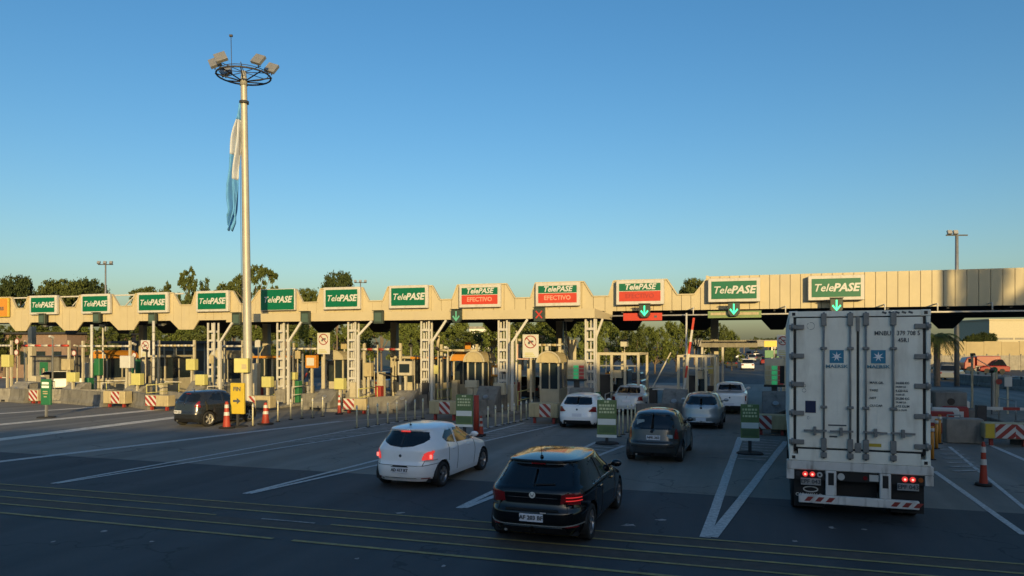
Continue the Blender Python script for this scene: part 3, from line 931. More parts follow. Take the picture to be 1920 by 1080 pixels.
def nosign(px, n, y0, y1, wpx, label, m='signwhite', rot=0, tall_post=True):
    p = W(tpx(px, n), n); sc_ = FL / p.y
    r = thing('restriction_board', label, 'sign', p, RZ, 'pale boards with a crossed red circle on posts')
    wd = wpx / sc_ / .93; z0 = H + (HY - y1) / sc_; z1 = H + (HY - y0) / sc_
    b = MB(); b.bbox(-wd / 2, wd / 2, -.03, .0, z0, z1); b.build('board', M[m], r, bevel=.008)
    rr = wd * .36; zc = z1 - rr - .08
    b = MB()
    for k in range(20):
        a0, a1 = 2 * math.pi * k / 20, 2 * math.pi * (k + 1) / 20
        b.bar((rr * math.cos(a0), -.038, zc + rr * math.sin(a0)), (rr * math.cos(a1), -.038, zc + rr * math.sin(a1)), .01, .05)
    b.bar((-rr * .7, -.038, zc + rr * .7), (rr * .7, -.038, zc - rr * .7), .01, .05)
    b.build('red_ring', M['boardred'], r)
    b = MB(); b.box((.03, -.037, zc + .02), (rr * .8, .008, rr * .3)); b.box((-.08, -.037, zc - .06), (rr * .35, .008, rr * .35)); b.build('pictogram', M['ink'], r)
    b = MB()
    for k in range(3): b.bbox(-wd * .36, wd * (.3 - .07 * k), -.036, -.031, z0 + .06 + .085 * k, z0 + .1 + .085 * k)
    b.build('text_lines', mat('olive_print', (.42, .40, .14), .6, var=.1), r)
    b = MB(); b.bbox(-.05, .05, .001, .08, .16, z1 - .1); b.build('post', M['cream'], r)
    return r
nosign(273, -1.0, 638, 669, 20, 'small crossed-circle board left of the tall banded pole')
nosign(607, -1.2, 624, 664, 25, 'tall narrow crossed-circle board between the second and third lattice columns')
nosign(995, -1.4, 627, 671, 29, 'largest crossed-circle board, right of the fifth lattice column')
nosign(1468, -1.0, 628, 668, 20, 'crossed-circle board half hidden by the container truck')
r = thing('beam_frame', 'pink frame of square tube below the largest crossed-circle board', 'frame', W(tpx(978, -1.2), -1.2), RZ)
b = MB(); z0, z1 = zpx(673, 978, -1.2), zpx(645, 978, -1.2)
b.bar((-.22, 0, z0), (-.22, 0, z1), .05, .05); b.bar((-.22, 0, z0), (.6, 0, z0), .05, .06); b.build('tube', mat('pink_paint', (.6, .4, .34), .5), r)

def box_unit(px, n, y0, y1, wpx, m, label, cat='cabinet', name='service_box', dpt=.35, post=True, face=None, round_=0):
    p = W(tpx(px, n), n); sc_ = FL / p.y
    r = thing(name, label, cat, p, RZ)
    wd = wpx / sc_ / .9; z0 = H + (HY - y1) / sc_; z1 = H + (HY - y0) / sc_
    b = MB(); b.bbox(-wd / 2, wd / 2, -dpt / 2, dpt / 2, z0, z1); b.build('box', M[m], r, bevel=.025)
    if face:
        b = MB(); b.bbox(-wd * .36, wd * .36, -dpt / 2 - .008, -dpt / 2 - .001, z0 + (z1 - z0) * .2, z1 - (z1 - z0) * .2); b.build('face_plate', M[face], r)
    if post and z0 > .3:
        b = MB(); b.bbox(-.06, .06, -.06, .06, .16, z0); b.build('stand', M['cream'], r)
    return r
YB = 'pale yellow boxes standing on the island noses'
for px, y0, y1, wx, lb in ((137, 698, 716, 19, 'pale yellow box right of the concrete wedge under the far left green boards'), (258, 700, 722, 19, 'pale yellow box on the concrete wedge left of the tall banded pole'),
                       (378, 702, 722, 19, 'bright yellow box above the black hatchback, left of the first lattice column'), (502, 706, 726, 18, 'bright yellow box between the mast and the second lattice column'),
                       (638, 709, 730, 18, 'yellow box with rounded top left of the third lattice column')):
    box_unit(px, -4.2, y0, y1, wx, 'paleyellow', lb, 'box', face=None)['group'] = YB
for args in ((127, -2.0, 673, 694, 19, 'boardbeige', 'cream payment box above the first pale yellow box'), (360, -2.0, 673, 694, 18, 'paleyellow', 'pale yellow payment box left of the first lattice column'),
             (238, -2.0, 667, 690, 22, 'signwhite', 'white payment box above the second concrete wedge'), (14, -2.0, 665, 688, 18, 'paleyellow', 'pale green-yellow payment box at the far left edge'),
             (550, -2.2, 698, 712, 12, 'paleyellow', 'small pale box right of the second lattice column'),
             (937, -3.6, 718, 740, 20, 'cream', 'beige square box low at the foot of the fifth lattice column'), (885, -3.2, 713, 727, 22, 'cream', 'cream coin tray below the first arched booth'),
             (930, -.6, 685, 706, 13, 'orange', 'small orange box left of the fifth lattice column'), (585, -.4, 666, 690, 20, 'orange', 'orange payment kiosk left of the tall narrow board'),
             (691, -.6, 680, 706, 14, 'boardbeige', 'cream payment box right of the third lattice column'),
             (170, .6, 680, 706, 12, 'cabgreen', 'dark green cabinet behind the tall thin pole'), (185, .8, 672, 704, 11, 'cabgreen', 'taller dark green cabinet right of the tall thin pole'),
             (255, .2, 674, 700, 12, 'cabgreen', 'dark green cabinet above the second yellow box'), (161, 0, 680, 730, 8, 'white', 'slim white cabinet left of the tall thin pole')):
    box_unit(*args, face='signwhite' if args[5] in ('orange',) else None)
box_unit(478, -2.8, 681, 752, 16, 'cream', 'tall beige cabinet close against the right side of the mast', post=False)
box_unit(275, 1.2, 674, 735, 12, 'cream', 'beige pillar below the small crossed-circle board', 'pillar', post=False)
box_unit(996, 0.6, 675, 735, 12, 'cream', 'beige pillar below the largest crossed-circle board', 'pillar', post=False)
box_unit(1074, 1.6, 637, 680, 12, 'cream', 'cream upright panel above the green and red light panel', 'panel', post=False, dpt=.12)
box_unit(895, 2.4, 663, 690, 14, 'cream', 'cream slanting hood behind the arched booth', 'panel', post=True)

def round_sign(px, y, n, rpx, label):
    p = W(tpx(px, n), n); sc_ = FL / p.y
    r = thing('round_sign', label, 'sign', p, RZ, 'small round white signs on slim posts')
    rr = rpx / sc_; z = H + (HY - y) / sc_
    b = MB(); b.cyl((0, -.02, z), (0, .0, z), rr, seg=20); b.build('disc', M['boardred'], r)
    b = MB(); b.cyl((0, -.028, z), (0, -.021, z), rr * .78, seg=20); b.build('face', M['signwhite'], r)
    b = MB(); b.cyl((0, .03, .16), (0, .03, z), .03, seg=8); b.build('post', M['cream'], r)
for px, y, l_ in ((31, 661, 'round white sign at far left above the white car'), (139, 662, 'round white sign beside the tall thin pole'), (252, 666, 'round white sign left of the small crossed-circle board'), (32, 640, 'upper round sign near the far left edge')):
    round_sign(px, y, -1.4, 5.5, l_)

# ------------------------------------------------------------------ islands, walls, chevron noses
def wall_run(p, q, h, label, m='concrete_d', thick=.42, seg=2.4, gapz=.12):
    p, q = Vector((p.x, p.y, 0)), Vector((q.x, q.y, 0)); d = q - p; L = d.length
    rz = math.atan2(d.y, d.x)
    r = thing('barrier_wall', label, 'concrete barrier', p, rz, 'low concrete walls running into the toll islands')
    n = max(1, round(L / seg)); sl = L / n
    for k in range(n):
        b = MB(); x0, x1 = k * sl + .02, (k + 1) * sl - .02
        pr = [(-thick / 2, .004), (-thick / 2, .15), (-thick * .28, .35), (-thick * .2, h), (thick * .2, h), (thick * .28, .35), (thick / 2, .15), (thick / 2, .004)]
        b.prismx(pr, x0, x1); b.build('block', M[m], r)
        b = MB()
        b.bbox(x0 + .35, x0 + .6, -thick / 2 - .012, -thick / 2 + .02, .02, .14); b.build('drain', M['black'], r)
        b = MB(); b.bbox(x1 - .6, x1 - .35, -thick / 2 - .012, -thick / 2 + .02, .02, .14); b.build('drain', M['black'], r)
    return r
def island(t, n0, n1, label, wd=1.7):
    r = thing('toll_island', label, 'toll island', W(t, n0), RZ, 'kerbed concrete islands between the toll lanes')
    L = n1 - n0
    b = MB(); b.prism([(-wd / 2, .004), (-wd / 2, .15), (wd / 2, .15), (wd / 2, .004)], .5, L); b.build('slab', M['concrete'], r, bevel=.03)
    b = MB(); seg = []
    for k in range(9):
        a = math.pi + math.pi * k / 8
        seg.append((wd / 2 * math.cos(a), .5 + .5 * math.sin(a)))
    vs_ = [(x, y, z) for z in (.004, .15) for x, y in seg]
    b.add(vs_, [tuple(range(9, 18))] + [(k, k + 1, k + 10, k + 9) for k in range(8)]); b.build('nose', M['concrete'], r)
    return r
ICOL = [(-79, None), (75, None), (175, None), (288, None), (400, None), (530, None), (663, None), (800, None), (945, None), (1108, None), (1285, None), (1473, None), (1690, None), (1925, None)]
names_i = ['off the left edge', 'under the far left green board', 'under the tall thin pole by the green cabinets', 'under the tall banded pole', 'under the first lattice column',
           'under the second lattice column', 'under the third lattice column', 'under the fourth lattice column', 'under the fifth lattice column', 'under the sixth lattice column at the end of the low canopy',
           'under the upright white pole and leaning arm', 'under the light panel left of the truck', 'hidden ahead of the container truck', 'at the right edge of the picture']
ISL = []
def clutter(r, seed, L):
    rs = random.Random(seed)
    for k in range(rs.randint(5, 8)):
        x = rs.uniform(-.6, .6); y = rs.uniform(1.5, L - .5); h = rs.uniform(1.6, 3.9); wd = rs.choice((.05, .07, .09))
        m = rs.choice(('white', 'cream', 'cream', 'steel', 'dark'))
        b = MB(); b.bbox(x - wd / 2, x + wd / 2, y - wd / 2, y + wd / 2, .151, h); p = b.build('slim_post', M[m], r)
        q = rs.random()
        if q < .35:
            b = MB(); b.box((x + rs.uniform(-.05, .05), y - .12, h + .06), (.16, .3, .13), rx=R(rs.uniform(-25, 5))); b.build('camera', M[rs.choice(('white', 'dark'))], r)
        elif q < .6:
            w_ = rs.uniform(.3, .5); b = MB(); b.bbox(x - w_ / 2, x + w_ / 2, y - .1, y - .05, h - .5, h - .05); b.build('notice_plate', M[rs.choice(('signwhite', 'paleyellow', 'orange', 'boardbeige'))], r)
        elif q < .75:
            b = MB(); b.cyl((x, y - .09, h - .1), (x, y - .04, h - .1), .14, seg=12); b.build('traffic_lamp', M[rs.choice(('boardred', 'dark', 'cabgreen'))], r)
        elif q < .9:
            b = MB(); b.bar((x, y, h - .1), (x + rs.uniform(-.9, .9), y, h + rs.uniform(-.1, .5)), .04, .04); b.build('cross_arm', M[m], r)
    for sx in (-1, 1):
        y0 = rs.uniform(1.0, 3.0); y1 = y0 + rs.uniform(1.5, 3.0)
        b = MB(); b.tube([(sx * .7, y0, .15), (sx * .7, y0, 1.1), (sx * .7, y1, 1.1), (sx * .7, y1, .15)], .025, 6); b.cyl((sx * .7, y0, .65), (sx * .7, y1, .65), .02, seg=6); b.build('handrail', M[rs.choice(('white', 'paleyellow', 'steel'))], r)
    for k in range(2):
        x = rs.uniform(-.5, .5); y = rs.uniform(.8, 6)
        b = MB(); b.bbox(x - .18, x + .18, y, y + .4, .151, rs.uniform(.9, 1.5)); b.build('card_reader', M[rs.choice(('steel', 'cream', 'dark', 'cabgreen', 'boardred'))], r, bevel=.02)
for (px, _), nm in zip(ICOL, names_i):
    t = tpx(px, -2.5) + .25
    ir = island(t, -5.2, 9.5, 'kerbed concrete island ' + nm); ISL.append(t); clutter(ir, int(px + 200), 14)

def nose_board(px, py, y0, y1, wpx, label, mode='half', rz=None):
    p = G(px, py); sc_ = FL / p.y
    r = thing('chevron_barrier', label, 'chevron barrier', p, RZ if rz is None else rz, 'raised striped barriers on the island noses')
    wd = wpx / sc_ / .95; z0 = max(.12, H + (HY - y1) / sc_); z1 = H + (HY - y0) / sc_
    b = MB(); b.bbox(-wd / 2, wd / 2, 0, .55, z0, z1); b.build('block', M['boardbeige'], r, bevel=.03)
    def stripes(x0, x1, slope, cw='signwhite'):
        b = MB(); b.bbox(x0, x1, -.012, -.001, z0 + .03, z1 - .03); b.build('panel', M[cw], r)
        hh = z1 - z0 - .06; st = .34; k = -6
        while k < 14:
            # parallelogram clipped to panel in x
            pts = []
            xa = x0 + k * st
            poly = [(xa, z0 + .03), (xa + st / 2, z0 + .03), (xa + st / 2 + slope * hh, z1 - .03), (xa + slope * hh, z1 - .03)]
            def clip(poly, f, val, sgn):
                out = []
                for i in range(len(poly)):
                    a, c = poly[i], poly[(i + 1) % len(poly)]
                    ia, ic = sgn * (a[0] - val) >= 0, sgn * (c[0] - val) >= 0
                    if ia: out.append(a)
                    if ia != ic:
                        tt = (val - a[0]) / (c[0] - a[0]); out.append((val, a[1] + (c[1] - a[1]) * tt))
                return out
            poly = clip(poly, 0, x0 + .001, 1)
            if poly: poly = clip(poly, 0, x1 - .001, -1)
            if len(poly) >= 3:
                b = MB(); b.prism(poly, -.02, -.0125); b.build('stripe', M['boardred'], r)
            k += 1
    if mode == 'half':
        stripes(-wd / 2 + .04, 0.0, -1.0)
        b = MB(); b.bbox(.03, wd / 2 - .04, -.012, -.001, z0 + .03, z1 - .03); b.build('plain_panel', M['boardbeige'], r)
    elif mode == 'mid':
        stripes(-wd * .12, wd * .26, -1.0)
    elif mode == 'all':
        stripes(-wd / 2 + .04, wd / 2 - .04, -1.0)
    elif mode == 'vee':
        stripes(-wd / 2 + wd * .22, wd * .12, 1.0); stripes(wd * .121, wd / 2 - .02, -1.0)
        b = MB(); b.bbox(-wd / 2 + .03, -wd / 2 + wd * .2, -.012, -.001, z0 + .03, z1 - .03); b.build('plain_panel', M['yellow'], r)
    for x in (-wd * .33, wd * .33):
        b = MB(); b.bbox(x - .05, x + .05, .15, .3, .006, z0); b.build('leg', M['boardred'], r)
    return r
NB = [(62, 757, 731, 752, 22, 'all', 'small striped barrier behind the green totem sign at far left'), (213, 764, 733, 757, 49, 'mid', 'striped barrier second from the left, dark stripes on its middle'),
      (293, 770, 741, 762, 51, 'half', 'orange-lit striped barrier left of the black hatchback'), (478, 772, 742, 765, 62, 'half', 'striped barrier behind the two traffic cones by the mast'),
      (664, 776, 747, 769, 46, 'half', 'striped barrier right of the slim cone with a white top'), (830, 789, 752, 777, 54, 'mid', 'striped barrier left of the green totem and the red post'),
      (1018, 795, 756, 783, 54, 'mid', 'striped barrier left of the white hatchback that is third nearest'), (1447, 817, 778, 806, 54, 'half', 'dark striped barrier right of the totem left of the truck'),
      (1893, 838, 794, 824, 78, 'vee', 'white and red vee-striped barrier with a yellow end at the right edge')]
for px, py, y0, y1, wp, md, lb in NB: nose_board(px, py, y0, y1, wp, lb, md)
wl = ['behind the green totem at far left', 'starting at the second striped barrier from the left', 'starting at the orange-lit striped barrier', 'starting behind the two cones by the mast', 'starting at the striped barrier beside the slim cone',
      'starting at the striped barrier left of the red post', 'running in beside the third white hatchback', 'right of the totem left of the truck', 'running in at the right edge']
for (px, py, *_), it, nm in zip(NB, [1, 2, 3, 5, 6, 8, 9, 11, 13], wl):
    a = G(px, py); d = W(ISL[it], -4.9)
    dd = (d - a).normalized()
    if (d - a).length > 2: wall_run(a + dd * .75, d, .82, 'low dark concrete wall ' + nm)
# long continuous barrier in front of the left islands
wall_run(G(-60, 752), G(200, 756), .8, 'long low concrete barrier crossing the left of the picture', m='concrete', seg=3.2)
wall_run(G(318, 760), G(345, 764), .8, 'short piece of concrete barrier left of the black hatchback', m='concrete', seg=3.2)
a = G(565, 768); d = G(640, 764); wall_run(a, d, .85, 'dark concrete barrier piece behind the bollards right of the mast')
a = G(690, 777); d = G(800, 770); wall_run(a, d, .85, 'dark concrete barrier piece behind the white hatchback roof')
a = G(1150, 800); d = W(ISL[10], -4.9); wall_run(a + Vector((1.2, 1.5, 0)), d, .85, 'dark concrete wall behind the grey hatchback')

def wedge(px, n, label, m='concrete', wd=1.3, L=1.5, h=1.15, group='sloping concrete wedges in front of the booths'):
    r = thing('crash_wedge', label, 'concrete wedge', W(tpx(px, n), n), RZ, group)
    b = MB(); b.prismx([(0, .151), (0, .45), (L * .75, h), (L, h), (L, .151)], -wd / 2, wd / 2); b.build('block', M[m], r, bevel=.04)
    b = MB(); b.cyl((0, L * .36, h * .62), (0, L * .36 - .05, h * .62 + .06), .13, seg=14); b.build('round_reflector', M['steel'], r)
    return r
wedge(116, -4.8, 'pale sloping concrete wedge behind the green totem', 'concrete')
wedge(232, -4.8, 'pale sloping concrete wedge below the white payment box', 'concrete')
wedge(15, -4.8, 'sloping concrete wedge at the far left edge', 'concrete')
for px, l_ in ((352, 'worn concrete wedge behind the black hatchback'), (600, 'dark concrete wedge left of the third lattice column'), (748, 'dark concrete wedge below the pale blue panel'), (905, 'dark concrete wedge beneath the first arched booth'), (1082, 'dark concrete wedge below the first green and red light panel'),
           (1262, 'dark concrete wedge with pale reflector left of the upright pole'), (1455, 'dark concrete wedge below the second green and red light panel')):
    wedge(px, -4.9, l_, 'concrete_d', h=1.4 if px not in (600, 748) else 1.1, wd=1.1, L=1.2)
def block_circle():
    p = G(1838, 805)
    r = thing('crash_wedge', 'square concrete block with a dark round hole beside the striped arm at right', 'concrete block', p + Vector((0, 2, 0)), RZ)
    sc_ = FL / (p.y + 2); z1 = H + (HY - 735) / sc_
    b = MB(); b.bbox(-.62, .62, 0, 1.6, .004, z1); b.build('block', M['concrete_d'], r, bevel=.04)
    b = MB(); b.cyl((0, -.012, z1 - .42), (0, .0, z1 - .42), .15, seg=18); b.build('reflector', M['black'], r)
    b = MB(); b.bbox(.621, 1.4, .3, 1.4, .004, .62); b.build('lower_block', M['concrete_d'], r, bevel=.04)
block_circle()

# light panels: white / green / red columns
def light_panel(px, y0, y1, wpx, n, label, cols=('board', 'green', 'red')):
    p = W(tpx(px, n), n); sc_ = FL / p.y
    r = thing('fee_light_board', label, 'light panel', p, RZ, 'white panels with a green and a red column of lights')
    wd = wpx / sc_ / .95; z0 = H + (HY - y1) / sc_; z1 = H + (HY - y0) / sc_
    b = MB(); b.bbox(-wd / 2, wd / 2, 0, .3, z0, z1); b.build('case', M['cream'], r, bevel=.02)
    zz = z1 - (z1 - z0) * .26; cw = wd / 3.1
    for k in range(4):
        h_ = (zz - z0) / 4
        for q, (m_, cx) in enumerate((('boardbeige', -cw), ('gp', 0), ('rp', cw))):
            mm = {'boardbeige': M['boardbeige'], 'gp': mat('panel_green', (.05, .38, .14), .45, emit=(.1, 1, .35), es=.10), 'rp': mat('panel_red', (.42, .06, .05), .45, var=.1)}[m_]
            b = MB(); b.bbox(cx - cw * .44, cx + cw * .44, -.02, -.001, z0 + k * h_ + .02, z0 + (k + 1) * h_ - .02); b.build('lamp_field', mm, r)
    b = MB(); b.bbox(-.12, .12, .05, .25, .16, z0); b.build('stand', M['dark'], r)
    b = MB(); b.bbox(-wd / 2 - .03, wd / 2 + .03, -.06, .34, z0 - .08, z0 - .001); b.build('sill', M['black'], r)
light_panel(1080, 675, 711, 31, -3.3, 'green and red light panel left of the tall equipment cage')
light_panel(1452, 672, 722, 33, -3.6, 'larger green and red light panel left of the container truck')
box_unit(761, -3.6, 677, 704, 26, 'cream', 'pale blue and cream panel right of the third lattice column', 'panel', face='boothglass')

# booths
def booth(t, n, label, roof='arch', m='cream', h=2.45, wd=1.25, L=2.6, roofm='cream'):
    r = thing('toll_booth', label, 'toll booth', W(t, n), RZ, 'toll booths on the islands')
    z0 = .152
    b = MB(); b.bbox(-wd / 2, wd / 2, 0, L, z0, z0 + 1.0); b.build('lower_wall', M[m], r, bevel=.02)
    for sx in (-1, 1):
        for y in (.04, L - .04, L / 2):
            b = MB(); b.bbox(sx * wd / 2 - sx * .09, sx * wd / 2 - sx * .0, y - .04, y + .04, z0 + 1.0, h); b.build('post', M[m], r)
    b = MB(); b.bbox(-.03, .03, .0, .06, z0 + 1.0, h); b.build('mullion', M[m], r)
    b = MB(); b.bbox(-wd / 2 + .1, -.035, .02, .04, z0 + 1.0, h - .05); b.build('window_pane', M['boothglass'], r)
    b = MB(); b.bbox(.035, wd / 2 - .1, .02, .04, z0 + 1.0, h - .05); b.build('window_pane', M['boothglass'], r)
    for sx in (-1, 1):
        b = MB(); b.bbox(sx * (wd / 2 - .05) - .01, sx * (wd / 2 - .05) + .01, .09, L / 2 - .05, z0 + 1.0, h - .05); b.build('side_pane', M['boothglass'], r)
        b = MB(); b.bbox(sx * (wd / 2 - .05) - .01, sx * (wd / 2 - .05) + .01, L / 2 + .05, L - .09, z0 + 1.0, h - .05); b.build('side_pane', M['boothglass'], r)
    b = MB(); b.bbox(-wd / 2 + .1, wd / 2 - .1, L - .05, L - .02, z0 + 1.0, h - .05); b.build('back_wall', M['dark'], r)
    b = MB()
    if roof == 'arch':
        pts = [(-wd / 2 - .08, h), (wd / 2 + .08, h)]
        pts += [((wd / 2 + .08) * math.cos(a), h + .02 + .55 * math.sin(a)) for a in [math.pi * k / 10 for k in range(0, 11)]]
        pts = [pts[i] for i in range(2, 13)]
        b.prism(pts + [], -.18, L + .1); b.build('arched_roof', M[roofm], r)
        b = MB()
        for k in range(10):
            a0, a1 = math.pi * k / 10, math.pi * (k + 1) / 10
            b.bar(((wd / 2 + .1) * math.cos(a0), -.2, h + .02 + .57 * math.sin(a0)), ((wd / 2 + .1) * math.cos(a1), -.2, h + .02 + .57 * math.sin(a1)), .08, .07)
        b.build('arch_trim', M[m], r)
    else:
        b.bbox(-wd / 2 - .15, wd / 2 + .15, -.2, L + .15, h, h + .14); b.build('flat_roof', M[roofm], r, bevel=.02)
    return r
bl = ['at the far left, mostly hidden by signs', 'behind the dark green cabinets', 'behind the beige pillar left of the second pole', 'behind the first lattice column', 'right of the mast', 'behind the third lattice column',
      'behind the fourth lattice column']
for k, (it, nm) in enumerate(zip([1, 2, 3, 4, 5, 6, 7], bl)):
    booth(ISL[it] + .1, 1.8 + (k % 3) * .6, 'cream toll booth ' + nm, 'flat' if k % 2 else 'arch', h=2.5 + .1 * (k % 2), roofm='cream' if k % 3 else 'orange')
booth(tpx(891, -1.0), -1.0, 'arched toll booth above the green totem', 'arch', h=2.5, wd=.95, L=1.8, roofm='boardbeige')
booth(tpx(1030, -1.2), -1.2, 'arched toll booth right of the largest crossed-circle board', 'arch', h=2.5, wd=1.05, L=1.8, roofm='boardbeige')
booth(tpx(795, 1.5), 1.5, 'orange-roofed toll booth left of the fourth lattice column', 'flat', h=2.6, wd=1.3, roofm='orange')

# equipment cages (steel frames over card readers)
def cage(px0, px1, n, ytop, label, L=3.2, np_=5):
    ta, tb = tpx(px0, n), tpx(px1, n)
    r = thing('equipment_cage', label, 'steel frame', W((ta + tb) / 2, n), RZ, 'tall steel frames around lane equipment')
    h = (tb - ta) / 2; z = zpx(ytop, (px0 + px1) / 2, n)
    for k in range(np_):
        x = -h + 2 * h * k / (np_ - 1)
        for y in (0, L):
            if y and k % 2: continue
            b = MB(); b.bbox(x - .06, x + .06, y - .06, y + .06, .152, z - .05); b.build('post', M['cream'], r)
    for y in (0, L):
        b = MB(); b.bbox(-h - .06, h + .06, y - .065, y + .065, z - .049, z + .06); b.build('top_beam', M['cream'], r)
    for x in (-h, h, 0):
        b = MB(); b.bbox(x - .05, x + .05, .07, L - .07, z - .045, z + .055); b.build('side_beam', M['cream'], r)
    b = MB(); b.bbox(-h + .1, h - .1, .03, .07, z - .62, z - .55); b.build('mid_rail', M['steel'], r)
    b = MB(); b.bbox(-h * .62, -h * .12, .5, 1.4, .152, 1.9); b.build('reader_cabinet', M['dark'], r, bevel=.03)
    b = MB(); b.bbox(h * .05, h * .5, .9, 2.2, .152, 2.15); b.build('inner_booth', M['boothglass'], r, bevel=.03)
    b = MB(); b.bbox(-h * .1, h * .35, .25, .5, 1.75, 2.15); b.build('camera_box', M['cream'], r, bevel=.02)
    b = MB(); b.bbox(-h * .9, h * .9, 2.7, 2.9, .152, 1.3); b.build('rear_cabinet', M['dark'], r)
cage(1098, 1197, -1.2, 664, 'tall steel frame over lane equipment right of the first light panel')
cage(1272, 1341, -1.0, 668, 'tall steel frame behind the leaning barrier arm')
cage(1225, 1233, 1.0, 690, 'narrow steel frame between the two equipment cages', L=1.0, np_=2) if False else None
cage(1474, 1530, -1.0, 668, 'steel frame mostly hidden by the container truck')

# barrier arms
def arm(px, n, zb, vec, label, ns=6, cols=('white', 'red'), th=.05, housing='cream'):
    r = thing('barrier_arm', label, 'barrier arm', W(tpx(px, n), n), RZ, 'lifting barrier arms of the toll lanes')
    v = Vector(vec)
    b = MB(); b.bbox(-.18, .18, -.2, .2, .152, zb + .05); b.build('housing', M[housing], r, bevel=.02)
    for k in range(ns):
        b = MB(); b.bar(Vector((0, -.25, zb)) + v * k / ns, Vector((0, -.25, zb)) + v * (k + 1) / ns, th * 2, th * 1.2); b.build('arm_segment', M[cols[k % 2]], r)
arm(1283, -1.2, 1.25, (.48, 0, 3.5), 'raised barrier arm leaning beside the upright white pole')
arm(1224, 0.4, 1.2, (.95, 0, 1.85), 'short pale barrier arm raised at a slant between the two cages', cols=('white', 'cream'))
p = G(1855, 820)
r = thing('barrier_arm', 'lowered red and white barrier arm at the right edge', 'barrier arm', p + Vector((.2, 1, 0)), RZ, 'lifting barrier arms of the toll lanes')
z = H + (HY - 764) / (FL / (p.y + 1))
for k in range(5):
    b = MB(); b.bar((.2 + k * .55, -.3, z), (.2 + (k + 1) * .55, -.3, z), .05, .11); b.build('arm_segment', M['signwhite' if k % 2 == 0 else 'boardred'], r)
b = MB(); b.bbox(-.1, .2, -.4, 0, .006, z + .1); b.build('housing', M['dark'], r)
arm(-30, .6, 1.1, (3.2, 0, .05), 'lowered barrier arm at the far left edge')
arm(205, .8, 1.05, (2.1, 0, .05), 'lowered white barrier arm left of the tall banded pole', cols=('white', 'cream'))
arm(300, .8, 1.05, (2.0, 0, .0), 'lowered white barrier arm right of the tall banded pole', cols=('white', 'cream'))
arm(570, 1.2, 1.1, (1.2, 0, 1.9), 'dark raised barrier arm left of the tall narrow board', cols=('dark', 'boardred'))
arm(905, .6, 2.2, (.8, 0, 1.2), 'dark slanting barrier arm right of the arched booth', cols=('dark', 'dark'))
arm(715, .4, 1.8, (1.6, 0, -.3), 'dark lowered arm right of the third lattice column', cols=('dark', 'dark'))
arm(1225, -2.5, 1.32, (.55, 0, .02), 'small white arm on the dark post behind the two-box sedan', cols=('white', 'white'), ns=2, housing='black')

# bollards
def bollard(p, h, label, group, m='bollard', r_=.034):
    r = thing('bollard', label, 'bollard', p, 0, group)
    b = MB(); b.cyl((0, 0, .03), (0, 0, h), r_, r_ * .92, seg=10); b.build('post', M[m], r)
    b = MB(); b.cyl((0, 0, .004), (0, 0, .03), .11, .09, seg=10); b.build('foot', M['rubber'], r)
    b = MB(); b.cyl((0, 0, h - .16), (0, 0, h - .06), r_ + .006, seg=10); b.build('band', M['signwhite'], r)
rows = [('beside the yellow board', [(474, 799), (521, 791), (545, 787), (566, 785), (586, 784), (605, 781)], .95),
        ('in the long row behind the white hatchback', [(669, 803), (690, 801), (708, 797), (727, 794), (744, 791), (761, 789), (778, 787), (793, 785)], .95),
        ('in the row right of the red post', [(915, 803), (929, 800), (942, 797), (953, 795), (964, 793), (977, 790), (987, 787), (997, 784)], .9),
        ('in the row beside the olive totem', [(1161, 819), (1168, 815), (1177, 811), (1184, 808), (1191, 804)], 1.05)]
for nm, pts, h in rows:
    for k, (px, py) in enumerate(pts):
        bollard(G(px, py), h, f'{ORD[k]} pale bollard from the near end {nm}', 'pale bollards ' + nm)
for k, (px, py) in enumerate(((1748, 862), (1756, 842), (1762, 832))):
    bollard(G(px, py), 1.0, f'{ORD[k]} orange-brown bollard just right of the truck', 'bollards right of the truck', m='orange', r_=.05)
# kerb under the bollard rows
strip('kerb_paint', G(900, 806), G(1000, 783), .3, M['fadewhite'], .02, APRON)

def cone(px, py, h, r0, label, slim=False, top=False):
    r = thing('traffic_cone', label, 'traffic cone', G(px, py), 0, 'orange traffic cones and delineators')
    b = MB(); b.cyl((0, 0, .004), (0, 0, .07), r0 * 2.0, r0 * 1.9, seg=8); b.build('base', M['rubber'], r, rz=R(22))
    b = MB(); b.lathe([(r0, .07), (r0 * .8, h * .3), (r0 * .62, h * .6), (r0 * .45, h * .92), (r0 * .3, h), (0.001, h)], seg=18); b.build('body', M['cone'], r)
    for f in (.48, .76):
        def rad(f): return float(np.interp(f * h, [.07, h * .3, h * .6, h * .92, h], [r0, r0 * .8, r0 * .62, r0 * .45, r0 * .3]))
        b = MB(); b.cyl((0, 0, h * f), (0, 0, h * (f + .13)), rad(f) + .006, rad(f + .13) + .006, seg=18, caps=False); b.build('reflective_band', M['signwhite'], r)
    if top:
        b = MB(); b.cyl((0, 0, h), (0, 0, h + .12), .03, seg=8); b.build('tip', M['signwhite'], r)
cone(1844, 911, 1.07, .095, 'tall orange delineator cone on the right of the container truck')
cone(425, 803, 1.1, .16, 'dull red cone in front of the yellow arrow board')
cone(498, 796, .95, .17, 'orange cone between the yellow board and the bollards')
cone(636, 777, .95, .10, 'slim cone with white top beside a striped barrier', top=True)
cone(902, 817, .75, .10, 'low slim orange cone right of the red post')
r = thing('red_post', 'thick red post standing right of the green totem', 'post', G(893, 819), 0)
b = MB(); b.cyl((0, 0, .02), (0, 0, 1.55), .11, .10, seg=14); b.build('post', M['cone'], r)
b = MB(); b.cyl((0, 0, .004), (0, 0, .05), .26, seg=14); b.build('foot', M['rubber'], r)

